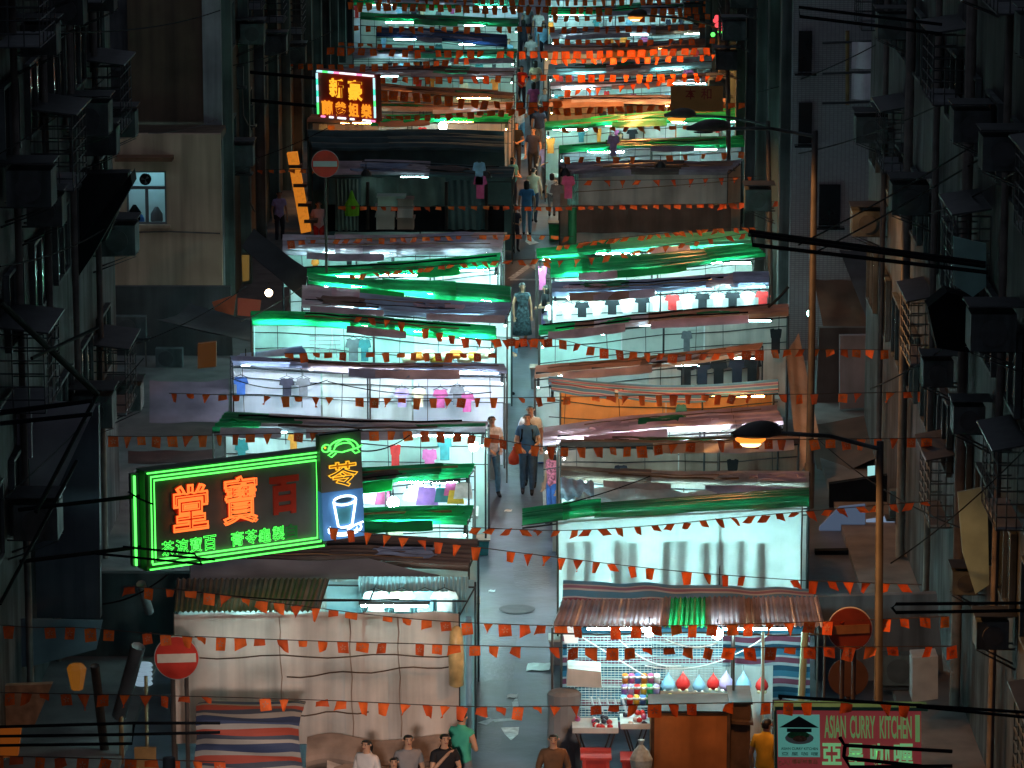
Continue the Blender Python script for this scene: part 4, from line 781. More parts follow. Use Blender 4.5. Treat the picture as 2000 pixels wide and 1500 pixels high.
# unlit restaurant sign; emission on its faces stands in for light falling on it
f4, W4, H4 = frame4(P(1519, 1512, 55), P(1800, 1514, 55), P(1517, 1386, 55))
root = thing('restaurant_sign', 'dim red restaurant sign with green lettering at the bottom right', 'shop sign', at(f4, W4/2, 0))
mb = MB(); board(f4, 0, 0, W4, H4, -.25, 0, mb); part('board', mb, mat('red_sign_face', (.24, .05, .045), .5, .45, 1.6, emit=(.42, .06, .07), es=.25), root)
mb = MB(); board(f4, -.03, H4+.003, W4+.1, H4+.06, -.27, .04, mb); board(f4, -.04, 0, -.003, H4, -.27, .03, mb); part('rim', mb, mat('sign_trim', (.06, .2, .14), .4, .2), root)
LGT = mat('green_sign_letter', (.30, .50, .20), .5, .2, 4, emit=(.22, .5, .18), es=.26); LGB = mat('light_green_letter', (.32, .62, .30), .5, .15, 4, emit=(.25, .7, .3), es=.4)  # letters glow in place of street light on them
w4 = lambda x: (x-1519)/281*W4; h4 = lambda y: (1512-y)/126*H4
for tx, x0, x1 in (('ASIAN', 1611, 1653), ('CURRY', 1661, 1710), ('KITCHEN', 1719, 1781)): link('lettering', text_mesh(tx, LGT, (w4(x0), h4(1440), w4(x1), h4(1396)), f4, .02, fat=.018, lift=.022), root)
for ch, x0, x1 in (('亞', 1606, 1644), ('星', 1654, 1688), ('咖', 1700, 1737), ('喱', 1746, 1783)): link('lettering', text_mesh(ch, LGB, (w4(x0), h4(1492), w4(x1), h4(1450)), f4, .02, fat=.022, lift=.022), root)
link('lettering', text_mesh('I', LGT, (w4(1788), h4(1446), w4(1797), h4(1394)), f4, .02, fat=.03, lift=.022), root)
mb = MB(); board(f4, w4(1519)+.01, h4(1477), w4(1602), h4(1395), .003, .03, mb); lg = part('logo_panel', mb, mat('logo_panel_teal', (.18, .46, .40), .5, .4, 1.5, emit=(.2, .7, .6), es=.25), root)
mb = MB(); q = lambda x, y, n=.034: at(f4, w4(x), h4(y), n)
mb.slab([q(1524, 1419), q(1600, 1419), q(1562, 1397)], f4[3]*.01); mb.slab([q(1538, 1428), q(1586, 1428), q(1586, 1421), q(1538, 1421)], f4[3]*.008)
part('roof_mark', mb, mat('logo_dark', (.012, .03, .035), .5, .1), root)
mb = MB(); mb.face([q(1562+28*math.cos(k*.4), 1440+12*math.sin(k*.4)) for k in range(16)], 0); mb.face([q(1560+22*math.cos(k*.4), 1434+8*math.sin(k*.4), .037) for k in range(16)], 1); mb.face([q(1563+14*math.cos(k*.4), 1441+6*math.sin(k*.4), .04) for k in range(16)], 2)
part('dish_picture', mb, [mat('dish_white', (.5, .6, .58), .5, .2), mat('dish_green', (.03, .22, .08), .6, .5, 30), mat('dish_brown', (.25, .12, .07), .6, .5, 30)], root)
link('lettering', text_mesh('ASIAN CURRY KITCHEN', mat('logo_dark', (0, 0, 0)), (w4(1526), h4(1463), w4(1598), h4(1458)), f4, .004, fat=.01, lift=.034), root)
link('lettering', text_mesh('亞 星 咖 喱', mat('logo_dark', (0, 0, 0)), (w4(1527), h4(1474), w4(1598), h4(1467)), f4, .004, lift=.034), root)
link('lettering', text_mesh('حلال 穆斯林食品', mat('pale_yellow_letter', (.6, .5, .2), .5, .1), (w4(1521), h4(1494), w4(1597), h4(1482)), f4, .01, lift=.013), root)
# orange notice with writing, far right (cloth end)
f5, W5, H5 = frame4(P(1310, 218, 108), P(1412, 218, 108), P(1310, 168, 108))
root = thing('shop_sign', 'orange cloth sign with two red characters in front of the mauve roofed stall', 'shop sign', at(f5, W5/2, 0))
mb = MB(); board(f5, 0, 0, W5, H5, -.04, 0, mb); part('board', mb, ORCLOTH, root)
for ch, a in (('本', .28), ('和', .58)): link('character', text_mesh(ch, mat('red_paint', (.35, .02, .01), .5, .1), (a*W5, .48*H5, (a+.2)*W5, .92*H5), f5, .01, fat=.01, lift=.012), root)
# ------------------------------------------------------------------ road signs
SRED = mat('sign_red', (.60, .035, .018), .4, .12, 5); SBAR = mat('sign_white', (.72, .66, .56), .45, .12, 5)
def no_entry(x, y, rad, Y, label, red=SRED, bar=SBAR, tilt=0.0, poleb=0, extra=None):
    c = P(x, y, Y); r = rad/S(Y); root = thing('no_entry_sign', label, 'road sign', (c.x, c.y, 0), 'no entry signs')
    m = MB(); m.tube([c, c+Vector((0, .03, 0))], r, 40); part('rim', m, mat('sign_rim_grey', (.45, .42, .4), .5, .1), root)
    m = MB(); m.tube([c+Vector((0, -.006, 0)), c+Vector((0, .02, 0))], r*.965, 40); part('disc', m, red, root)
    m = MB(); h = r*.2; L = r*.86; ct, st = math.cos(tilt), math.sin(tilt)
    pts = [(-L, -h), (L, -h), (L, h), (-L, h)]; m.slab([c+Vector((a*ct-b*st, -.016, a*st+b*ct)) for a, b in pts], (0, .006, 0)); part('bar', m, bar, root)
    for dx in ((-.0,) if not extra else extra): m = MB(); m.tube([(c.x+dx, c.y+.09, 0), (c.x+dx, c.y+.09, c.z+r*.9)], .035, 8); part('pole', m, POLE, root)
no_entry(345, 1285, 45, 57.5, 'nearest no entry sign, red disc with a clear pale bar, before the beige canvas', tilt=.03, extra=(-.08, .14))
no_entry(1660, 1229, 45, 56.5, 'amber lit no entry sign beside the front lamp post', bar=mat('sign_bar_amber_lit', (.20, .09, .04), .5, .3, 4), red=mat('sign_red_dimmed', (.17, .024, .011), .5, .2, 4), tilt=.05, extra=(-.1, .08))  # darkened red and amber bar put the dim lamp light into the colours
no_entry(635, 320, 27, 92, 'small far no entry sign before the dark teal tarpaulin stall', bar=mat('sign_bar_grey', (.5, .55, .52), .5, .1))
c = P(1657, 1323, 59); m = MB(); m.tube([c, c+Vector((0, .02, 0))], 40/S(59), 30); m.tube([c+Vector((.0, .05, -2)), c+Vector((0, .05, .3))], .035); solo('round_road_sign', m, mat('brown_sign_back', (.07, .035, .028), .6, .2), 'dark back of a round road sign below the amber lit no entry sign', 'road sign')
# ------------------------------------------------------------------ strings of flags
def petals(mb, cx, cz, r):
    for sgn in (-1, 1):
        for k in range(5):
            a = math.pi/2+k*2*math.pi/5; pts = []
            for t, wd in ((.12, 0), (.45, .22), (.8, .26), (1, .1)):
                pts.append((t, wd))
            out = [(t, w_) for t, w_ in pts]+[(t, -w_*.6) for t, w_ in pts[::-1][:-1]]
            mb.face([(cx+r*(t*math.cos(a)-w_*math.sin(a)), sgn*.006, cz+r*(t*math.sin(a)+w_*math.cos(a))) for t, w_ in out], 1)
def flag_mesh(kind):
    mb = MB(); w_, h = .22, .235
    shp = {'square': lambda u, v: (u*w_, -v*h), 'curl': lambda u, v: (u*w_, -v*h*(1-.38*u)), 'tri': lambda u, v: ((u*(1-v)+v*.25)*w_, -v*h*1.05), 'half': lambda u, v: (u*w_*1.02, -v*h*(.48+.12*u)),
           'taper': lambda u, v: ((.5+(u-.5)*(1-.38*v))*w_*.95, -v*h*1.1), 'skew': lambda u, v: ((u+v*.45)*w_*.9-.03, -v*h*(.62+.2*u)), 'blown': lambda u, v: ((u-v*.55)*w_, -v*h*.6)}[kind]
    cur = {'square': .012, 'curl': .05, 'tri': .06, 'half': .05, 'taper': .03, 'skew': .05, 'blown': .07}[kind]
    mb.grid(lambda u, v: (shp(u, v)[0]-w_/2, cur*math.sin(u*3.1+v)*v, shp(u, v)[1]), 5, 5)
    if kind in ('square',): petals(mb, 0, -h*.48, .065)
    return mb.mesh('flag_'+kind, [FLAG, EMB]), mb.mesh('flag_deep_'+kind, [FLAG2, EMB])
FK = {k: flag_mesh(k) for k in ('square', 'curl', 'tri', 'half', 'taper', 'skew', 'blown')}
FLAGN = 0
def bunting(pts, label, mix='sscthk', z=3.7, step=.285, Y=None, size=.88, cordm=CORD, Ys=None):
    """cord through the photo points; hangs at about z metres above the street"""
    global FLAGN
    mid = pts[len(pts)//2]; Y0 = Y or YZ(mid[1], z)
    Yl = Ys or [Y0]*len(pts)
    if Y0 > 105: size *= 1.18
    q = [P(x, y, Yk) for (x, y), Yk in zip(pts, Yl)]
    fine = []
    for a in range(len(q)-1):
        p0, p1, p2, p3 = q[max(a-1, 0)], q[a], q[a+1], q[min(a+2, len(q)-1)]
        for k in range(10):
            t = k/10; fine.append(.5*((2*p1)+(p2-p0)*t+(2*p0-5*p1+4*p2-p3)*t*t+(3*p1-p0-3*p2+p3)*t*t*t))
    fine.append(q[-1])
    root = thing('flag_string', label, 'flag string', q[0], 'strings of flags across the street')
    mb = MB(); mb.tube(fine, .007, 4); part('cord', mb, cordm, root)
    kd = {'s': 'square', 'c': 'curl', 't': 'tri', 'h': 'half', 'p': 'taper', 'k': 'skew', 'b': 'blown'}
    acc = .1; n = 0; st = step*R.uniform(.97, 1.03)
    for a, b in zip(fine[:-1], fine[1:]):
        L = (b-a).length
        while acc < L and n < 98:
            p = lerp(a, b, acc/L)
            if R.random() < .06: acc += st; continue
            o = bpy.data.objects.new('flag', FK[kd[R.choice(mix)]][R.random() < (.45 if Y0 < 105 else .1)]); COL.objects.link(o); o.parent = root
            o.location = p-q[0]-Vector((0, 0, .004)); s = size*R.uniform(.8, 1.02); fx = -1 if R.random() < .4 else 1
            o.scale = (s*R.uniform(.85, 1.05), s, s*R.uniform(.85, 1.08)); o.rotation_euler = (R.uniform(-.5, .35), R.uniform(-.12, .12), R.uniform(-.7, .7)+(math.pi if fx < 0 else 0))
            acc += st*R.uniform(.85, 1.15); n += 1
        acc -= L
    FLAGN += n
B_ = bunting
B_([(-30, 1352), (370, 1360), (640, 1368), (920, 1380), (1160, 1378), (1500, 1372), (1800, 1375)], 'lowest long string of flags, passing before the toy stall tables', 'sscthp', Y=52)
B_([(380, 1243), (620, 1252), (800, 1257), (1060, 1264), (1300, 1266), (1560, 1264), (1860, 1262)], 'taut string of large flags level with the toy stall bulbs', 'sssch', Y=54.3)
B_([(-30, 1218), (60, 1225), (160, 1226), (280, 1236), (400, 1246)], 'short string of flags over the blue grey canvas at the left', 'ssp', Y=54.6)
B_([(240, 1145), (380, 1155), (560, 1180), (820, 1210), (1080, 1222), (1300, 1222), (1600, 1214), (1850, 1204)], 'sagging string of flags just under the toy stall roof and over the beige canvas top', 'sscth', Y=56.5)
B_([(640, 1030), (740, 1043), (880, 1062), (1100, 1090), (1320, 1115), (1540, 1132), (1640, 1136), (1800, 1142)], 'string of pointed flags sloping down in front of the translucent white curtain', 'ppttk', Y=59.5)
B_([(920, 1030), (1100, 1036), (1280, 1026), (1420, 1012), (1560, 1000), (1700, 988), (1830, 978)], 'string of blown flags rising to the right below the long green roof', 'kkbbs', Y=63.8)
B_([(210, 852), (330, 852), (560, 846), (830, 842), (960, 856), (1060, 872), (1230, 872), (1420, 860), (1600, 858), (1840, 855)], 'string of flags in front of the two walking men with the red bag', 'ssspt', Y=66)
B_([(330, 768), (560, 774), (800, 778), (1060, 776), (1300, 772), (1560, 770), (1830, 764)], 'string of flags across the brilliant white stall and the striped awning', 'pptsh', Y=71.5)
B_([(555, 690), (700, 688), (860, 690), (970, 690)], 'short string of flags above the slate roof of the white stall', 'sph', Y=77)
B_([(690, 618), (780, 628), (880, 655), (970, 664), (1060, 662)], 'short drooping string of flags on the curved green roof', 'tpk', Y=80.5)
B_([(960, 662), (1080, 662), (1160, 678), (1280, 690), (1400, 690), (1480, 684), (1600, 682), (1770, 684)], 'dense string of flags above the dark coats and across the blank grey board', 'ssck', Y=78, step=.29)
B_([(1085, 480), (1180, 468), (1300, 455), (1400, 446), (1480, 444)], 'bunched string of flags lying along the upper green roof edge', 'kbbk', Y=95.4, step=.2)
B_([(1060, 512), (1180, 500), (1300, 480), (1400, 465), (1480, 452)], 'string of flags slanting over the pair of bright green roofs', 'kbtt', Y=91.5, step=.37)
B_([(680, 538), (800, 526), (930, 512), (1040, 506), (1090, 500)], 'string of flags slanting over the left green roof to the aisle', 'khb', Y=89)
B_([(560, 470), (700, 466), (850, 462), (1000, 458), (1120, 462)], 'string of flags along the grey roof before the closed dark stall', 'hhks', Y=94)
B_([(660, 402), (800, 404), (960, 402), (1080, 404), (1260, 400), (1450, 398)], 'thin string of flags across the middle of the closed dark stall', 'hhh', Y=99)
B_([(500, 332), (620, 330)], 'two tiny flags left of the small far no entry sign', 'hh', Y=98)
B_([(1110, 352), (1220, 352), (1340, 350), (1490, 344)], 'string of triangular flags over the beige canvas of the closed stall', 'ttbt', Y=102, step=.42)
B_([(1100, 306), (1240, 306), (1380, 300), (1450, 296)], 'pale string of flags above the closed stall canvas', 'sp', Y=105, step=.5)
B_([(1095, 250), (1200, 248), (1330, 246), (1440, 242)], 'string of flags before the mint lit stall by the far lamp', 'hkh', Y=109, step=.42)
B_([(1080, 212), (1200, 208), (1320, 204), (1470, 200)], 'bright amber lit string of flags right above the sloping green roof', 'ksc', Y=111, step=.3)
B_([(730, 228), (840, 224), (960, 216), (1070, 208)], 'string of flags just under the square yellow character sign', 'sch', Y=110, step=.3)
B_([(742, 176), (840, 184), (940, 196), (1030, 200), (1100, 196)], 'string of large orange flags right beside the square yellow sign', 'sspc', Y=112, step=.34, size=1.15)
B_([(740, 150), (880, 150), (1040, 146), (1240, 146), (1400, 142)], 'string of flags level with the top of the square yellow sign', 'sscp', Y=118, step=.36)
B_([(560, 122), (660, 126), (800, 122), (920, 112)], 'string of orange flags above the square yellow sign', 'ssh', Y=121, step=.34)
B_([(640, 92), (760, 96), (880, 98), (1040, 100), (1200, 98), (1400, 92)], 'long amber lit string of flags just below the navy tarpaulin', 'sssc', Y=124, step=.34, size=1.08)
B_([(660, 82), (740, 86), (860, 90)], 'short string of flags across the left end of the navy tarpaulin', 'sh', Y=126, step=.34)
B_([(690, 50), (820, 52), (980, 52), (1140, 52), (1280, 50), (1410, 44)], 'string of flags above the navy tarpaulin and under the far green roof', 'sscp', Y=130, step=.36)
B_([(1080, 76), (1220, 78), (1400, 74)], 'string of flags over the narrow amber lit grey roof', 'sct', Y=128, step=.36)
B_([(1075, 116), (1240, 112), (1400, 106)], 'string of flags over the pale aqua roof', 'sct', Y=123, step=.36)
B_([(1080, 178), (1220, 166), (1330, 152), (1410, 146)], 'string of dark flags slanting over the white lit slot', 'tks', Y=116, step=.36)
B_([(680, 4), (820, 8), (980, 12), (1140, 14), (1300, 16), (1420, 10)], 'dense string of flags over the far green roof at the top', 'sspp', Y=138, step=.33, size=1.1)
B_([(680, -8), (900, -4), (1140, 0), (1420, -4)], 'topmost string of flags at the upper edge', 'sspp', Y=142, step=.36)
B_([(1080, 30), (1240, 32), (1410, 26)], 'string of flags before the farthest white lit slot on the right', 'ssp', Y=135, step=.36)
B_([(-20, 1476), (140, 1480), (300, 1484), (440, 1488)], 'string of flags along the very bottom left', 'sshc', Y=48)
B_([(1380, 402), (1440, 396), (1545, 392)], 'short string of flags between the two dark poles', 'kbc', Y=97, step=.3)
# ------------------------------------------------------------------ goods
def tshirt(c, w_, h, m, name='shirt', th=.03, sl=1.0):
    o = [(-.5, 0), (-.2, .04), (-.12, 0), (.12, 0), (.2, .04), (.5, 0), (.5+.16*sl, -.34), (.36, -.38), (.36, -1), (-.36, -1), (-.36, -.38), (-.5-.16*sl, -.34)]
    mb = MB(); mb.slab([(c[0]+a*w_*.72, c[1], c[2]+b*h) for a, b in o], (0, th, 0)); return mb
COLS = {'black': (.012, .012, .016), 'white': (.82, .82, .82), 'red': (.6, .03, .03), 'pink': (.5, .10, .27), 'purple': (.30, .16, .5), 'blue': (.06, .16, .5), 'cream': (.7, .62, .42), 'teal': (.04, .18, .2), 'yellow': (.75, .5, .06), 'grey': (.16, .17, .19), 'lilac': (.45, .36, .68), 'orange': (.75, .22, .03), 'green': (.04, .36, .12), 'sky': (.25, .52, .75), 'dark': (.03, .03, .05)}
def fab(c): return mat('fabric_'+c, COLS[c], .85, .22, 8, trans=.12)
def shirt(x, y, Y, c, label, w_=.42, h=.5, group=None, name='shirt', cat='shirt', sl=1.0):
    p = P(x, y, Y); mb = tshirt((p.x, p.y, p.z), w_, h, fab(c), sl=sl); r = thing(name, label, cat, p, group); part('cloth', mb, fab(c), r)
    mb = MB(); mb.tube([p+Vector((-.16, .015, .0)), p+Vector((0, .015, .07)), p+Vector((.16, .015, 0))], .008, 4); mb.tube([p+Vector((0, .015, .07)), p+Vector((0, .015, .13))], .006, 4); part('hanger', mb, STEEL, r); return r
# T-shirt row
Y7 = STALLS['R7']['Yf']+.5
n = 15
seq = ['white', 'white', 'black', 'white', 'black', 'white', 'black', 'white', 'red', 'white', 'black', 'white', 'black', 'white', 'red']
for k, c in enumerate(seq):
    u = k/(n-1); x = 1078+u*412; y = 597-26*u-5*math.sin(u*3)
    lab = {0: 'white T-shirt at the aisle end of the T-shirt row', 8: 'red T-shirt in the middle of the T-shirt row', 14: 'red T-shirt at the far right end of the T-shirt row'}.get(k, f'{c} T-shirt hung in the row of the white lit T-shirt stall')
    shirt(x, y, Y7-.002*k, c, lab, .40, .36, f'{c} T-shirts in the row')
# white stall L6 goods
Y6 = STALLS['L6']['Yb']-.35
for x, y, c, l in ((560, 740, 'dark', 'dark sequin garment hung at the left of the brilliant white stall'), (592, 740, 'grey', 'grey sequin garment hung beside the dark one in the white stall'), (785, 760, 'lilac', 'lilac top hung in the brilliant white stall'), (818, 760, 'cream', 'cream top hung in the brilliant white stall'), (860, 762, 'pink', 'bright pink top hung in the brilliant white stall'), (893, 756, 'grey', 'grey top at the aisle end of the brilliant white stall'), (912, 770, 'pink', 'pink skirt at the aisle end of the brilliant white stall'), (470, 738, 'blue', 'dark blue cloth at the left end of the brilliant white stall')):
    shirt(x, y, Y6-.01*(x % 7), c, l, .36, .40, 'clothes hung in the brilliant white stall')
# goods L4
Y4 = STALLS['L4']['Yf']+.25
def bag(x, y, Y, c, label, s=.3, group=None, cat='bag'):
    p = P(x, y, Y); r = thing('hand_bag', label, cat, p, group); mb = MB()
    mb.hexa([(p.x+a*s, p.y+b*s*.35, p.z+cz*s) for cz, k in ((-.5, .62), (.5, .45)) for a, b in ((-k, -.5), (k, -.5), (k, .5), (-k, .5))]); part('bag_body', mb, fab(c), r)
    mb = MB(); mb.tube([(p.x-.25*s, p.y, p.z+.5*s), (p.x-.2*s, p.y, p.z+.85*s), (p.x+.2*s, p.y, p.z+.85*s), (p.x+.25*s, p.y, p.z+.5*s)], .015, 5); part('bag_handle', mb, BLACK, r); return r
for k, (x, y, c, s) in enumerate(((725, 968, 'white', .3), (748, 972, 'pink', .25), (800, 966, 'sky', .22), (815, 962, 'white', .3), (834, 968, 'purple', .34), (866, 966, 'teal', .28), (882, 955, 'pink', .24), (890, 970, 'yellow', .26), (905, 958, 'white', .3))):
    bag(x, y, Y4-.02*k, c, f'{c} bag on the counter of the bright bag stall, ' + ('left of the bulb' if x < 768 else 'just right of the bulb' if x < 830 else 'nearest the aisle' if x > 895 else 'right half'), s, 'bags in the bright bag stall')
# mint stall L7: wire racks, warm goods
Yg = STALLS['L7']['Yb']-.3
for x in (620, 650):
    p = P(x, 690, Yg); mb = MB()
    for k in range(5): mb.tube([(p.x-.18+.0*k, p.y, p.z+.1*k), (p.x+.18, p.y, p.z+.1*k)], .008, 4)
    mb.tube([(p.x-.1, p.y, p.z-.1), (p.x, p.y, p.z+.55), (p.x+.1, p.y, p.z-.1)], .008, 4); solo('wire_rack', mb, GREY, ('left' if x < 640 else 'right') + ' wire rack against the mint back sheet', 'rack')
for k in range(9):
    x = 800+k*18; c = ('cream', 'orange', 'cream', 'yellow')[k % 4]; p = P(x, 700-(k % 3)*4, STALLS['L7']['Yf']+.4); mb = MB(); mb.lathe(p, [(.02, -.1), (.14, -.08), (.17, .0), (.1, .09), (.02, .1)], 9, 0, 1.2, 1)
    solo('cap', mb, fab(c), f'{c} cap in the heap below the long curved green roof', 'cap', 'caps in the mint lit stall', True)
for k, (x, w_) in enumerate(((690, .5), (712, .4))):
    shirt(x, 664, Yg-.1*k, 'teal' if k else 'grey', 'dark garment hung against the mint back sheet' if not k else 'teal garment hung beside the dark one on the mint sheet', w_*.8, .5)
# R5 coats
Y5 = STALLS['R5']['Yb']-.2
for k, x in enumerate((1340, 1372, 1404, 1440, 1470)):
    shirt(x, 704-k*1.5, Y5-.02*k, 'dark' if k % 2 else 'black', 'dark coat hung under the brown plank roofs', .42, .6, 'dark coats under the plank roofs', 'coat', 'coat')
# R2 garments behind the curtain
Yc = STALLS['R2']['Yf']+.1
for k, x in enumerate((1118, 1150, 1208, 1236, 1302, 1332, 1378, 1408, 1446, 1486)):
    p = P(x, 1061-(k % 3)*2, Yc); mb = MB(); ww = .16
    mb.slab([(p.x-ww/2, p.y, p.z), (p.x+ww/2, p.y, p.z), (p.x+ww*.6, p.y, p.z-.78), (p.x-ww*.6, p.y, p.z-.78)], (0, .05, 0)); solo('trousers', mb, fab('grey'), 'dark trouser leg hanging as a shadow behind the white curtain', 'trousers', 'trousers behind the white curtain')
# striped sheet under the curtain
def sheet(name, pts, Y, m, label, cat, Y2=None, fold=.03):
    q = [P(x, y, Y if i < 2 else (Y2 or Y)) for i, (x, y) in enumerate(pts)]
    mb = MB(); mb.grid(lambda u, v: lerp(lerp(q[0], q[1], u), lerp(q[3], q[2], u), v)+Vector((0, fold*math.sin(u*37+v*2), fold*.5*math.sin(u*23))), 40, 10, th=.012)
    return solo(name, mb, m, label, cat)
sheet('striped_sheet', [(1098, 1174), (1592, 1178), (1588, 1150), (1100, 1134)], STALLS['R1']['Yb']+.2, TRI, 'long striped sheet behind the toy stall roof, under the white curtain', 'striped sheet', STALLS['R1']['Yb']+1.0)
# R1 interior
r1 = STALLS['R1']; Y1 = r1['Yf']; Yb1 = Y1+2.3
sheet('striped_backdrop', [(1098, 1420), (1582, 1420), (1582, 1212), (1098, 1212)], Yb1, TRI2, 'red and blue striped backdrop at the rear of the toy stall', 'backdrop')
A, B = P(1108, 1238, Y1+.9), P(1272, 1400, Y1+.9); mb = MB()
for k in range(34): z = lerp(B.z, A.z, k/33); mb.tube([(A.x, A.y, z), (B.x, A.y, z)], .006, 4)
for k in range(24): x = lerp(A.x, B.x, k/23); mb.tube([(x, A.y, A.z), (x, A.y, B.z)], .005, 4)
solo('wire_grid', mb, mat('white_wire', (.6, .7, .72), .4, .05), 'white wire grid panel at the aisle side of the toy stall', 'wire grid')
A, B = P(1276, 1238, Y1+1.1), P(1410, 1330, Y1+1.1); mb = MB()
for k in range(20): z = lerp(B.z, A.z, k/19); mb.tube([(A.x, A.y, z), (B.x, A.y, z)], .006, 4)
for k in range(20): x = lerp(A.x, B.x, k/19); mb.tube([(x, A.y, A.z), (x, A.y, B.z)], .005, 4)
solo('wire_grid', mb, mat('white_wire', (.6, .7, .72)), 'second white wire grid panel, behind the glaring bulbs of the toy stall', 'wire grid')
A, B = P(1300, 1300, Y1+1.6), P(1508, 1450, Y1+1.6); mb = MB(); mb.grid(lambda u, v: (lerp(A.x, B.x, u), A.y+.04*math.sin(u*20), lerp(B.z, A.z, v)), 24, 6, th=.01); solo('white_sheet', mb, WHITE, 'white sheet hung behind the row of balloons', 'sheet')
A, B = P(1098, 1222, Y1+.5), P(1132, 1256, Y1+.5); mb = MB(); mb.slab([(A.x, A.y, A.z), (B.x, A.y, A.z), (B.x-.03, A.y, B.z), (A.x+.04, A.y, B.z)], (0, .04, 0)); solo('lit_board', mb, emat('light_panel', (1, .95, .88), .95), 'white lit panel in the upper aisle corner of the toy stall', 'lamp')
for k, (x, y, c, sx) in enumerate(((1305, 1336, 'sky', 1), (1334, 1334, 'red', 1.0), (1365, 1338, 'sky', .9), (1393, 1334, 'red', .9), (1418, 1334, 'lilac', 1.05), (1452, 1336, 'sky', 1.1), (1488, 1338, 'red', .9))):
    p = P(x, y, Y1+.95); s = .115*sx; t = thing('balloon', {0: 'pale blue balloon at the left end of the balloon row', 1: 'dark red balloon, left of the red ones in the row', 2: 'pale blue balloon between the two dark red balloons', 3: 'dark red balloon touching the lilac balloon', 4: 'lilac pear shaped balloon in the toy stall', 5: 'pale blue balloon right of the lilac balloon', 6: 'small red balloon at the right end of the row'}[k], 'balloon', p, 'balloons in the toy stall')
    mb = MB(); mb.lathe(p, [(.01, -s*1.15), (s*.75, -s*.9), (s*1.08, -s*.25), (s*.95, s*.35), (s*.5, s*1.0), (s*.12, s*1.5), (.004, s*1.8)], 14, 0, 1, .8); part('balloon_skin', mb, mat('balloon_'+c, tuple(v*1.2 for v in COLS[c]), .3, .15, 6), t, True)
    mb = MB(); mb.tube([p+Vector((0, 0, s*1.7)), p+Vector((0, 0, s*2.6))], .004, 4); part('string', mb, CORD, t)
    mb = MB()
    for dx in (-.5, .5): mb.ball(p+Vector((dx*s, -s*.45, -s*1.0)), s*.3)
    part('foot', mb, fab('cream' if c == 'red' else 'white'), t, True)
cl = ['orange', 'pink', 'blue', 'orange', 'pink', 'white', 'purple', 'lilac', 'red', 'yellow', 'green', 'lilac', 'sky', 'red', 'yellow', 'blue', 'green', 'sky']
for k, c in enumerate(cl):
    x = 1221+(k % 6)*12.5-(k//6)*1.5; y = 1325+(k//6)*21; p = P(x, y, Y1+.55-.12*(k//6)); mb = MB(); mb.lathe(p, [(.02, -.085), (.05, -.08), (.052, .07), (.03, .085)], 10); mb.lathe(p+Vector((0, 0, .03)), [(.054, -.02), (.056, 0), (.054, .02)], 10, 1)
    solo('toy_jar', mb, [mat('jar_'+c, COLS[c], .4, .1, 6), fab('white')], f'{c} toy jar in the colourful stack, {("top", "middle", "bottom")[k//6]} row, {"left" if k % 6 < 3 else "right"} side', 'jar', 'toy jars stacked in the toy stall', True)
# counter box, tables, crates
def boxthing(name, x0, y0, x1, y1, Y, d, m, label, cat, top=None, extra=None):
    A, B = P(x0, y0, Y), P(x1, y1, Y); t = thing(name, label, cat, ((A.x+B.x)/2, Y, B.z)); e = .035
    mb = MB(); mb.box((A.x, Y, B.z), (B.x, Y+d, A.z)); part('body', mb, m, t)
    mb = MB(); mb.box((A.x-e, Y-e, A.z+.002), (B.x+e, Y+d+e, A.z+.04)); part('rim', mb, top or STEEL, t)
    mb = MB()
    for x in (A.x, B.x-.05): mb.box((x-.002, Y-.022, B.z), (x+.052, Y-.003, A.z-.003))
    part('corner_strip', mb, top or WOOD, t); return t
boxthing('counter_box', 1272, 1392, 1425, 1512, Y1-.9, .9, PLY, 'large orange brown plywood counter box at the front of the toy stall', 'counter')
boxthing('counter_box', 1428, 1375, 1464, 1512, Y1-.6, .9, WOOD, 'dark wooden end cupboard beside the plywood counter box', 'cupboard')
A, B = P(1290, 1352, Y1+.2), P(1466, 1372, Y1+.2); t = thing('display_tray', 'shallow dark display tray with bright toys above the plywood counter', 'tray', ((A.x+B.x)/2, A.y, B.z)); mb = MB()
mb.hexa([(A.x, A.y-.9, B.z-.02), (B.x, A.y-.9, B.z-.12), (B.x, A.y+.3, B.z), (A.x, A.y+.3, B.z+.06), (A.x, A.y-.9, B.z+.03), (B.x, A.y-.9, B.z-.07), (B.x, A.y+.3, B.z+.05), (A.x, A.y+.3, B.z+.11)]); part('tray_board', mb, WOOD, t)
for k in range(12):
    x = lerp(A.x+.1, B.x-.1, (k+.5)/12); c = ('yellow', 'sky', 'orange', 'sky', 'cream')[k % 5]; mb = MB(); mb.ball((x, A.y-.1-(k % 3)*.2, B.z+.13-.09*(x-A.x)/(B.x-A.x)), .06)
    solo('toy_ball', mb, mat('jar_'+c, COLS[c]), f'{c} toy lying in the display tray', 'toy', 'toys in the display tray', True)
rt = random.Random(3)
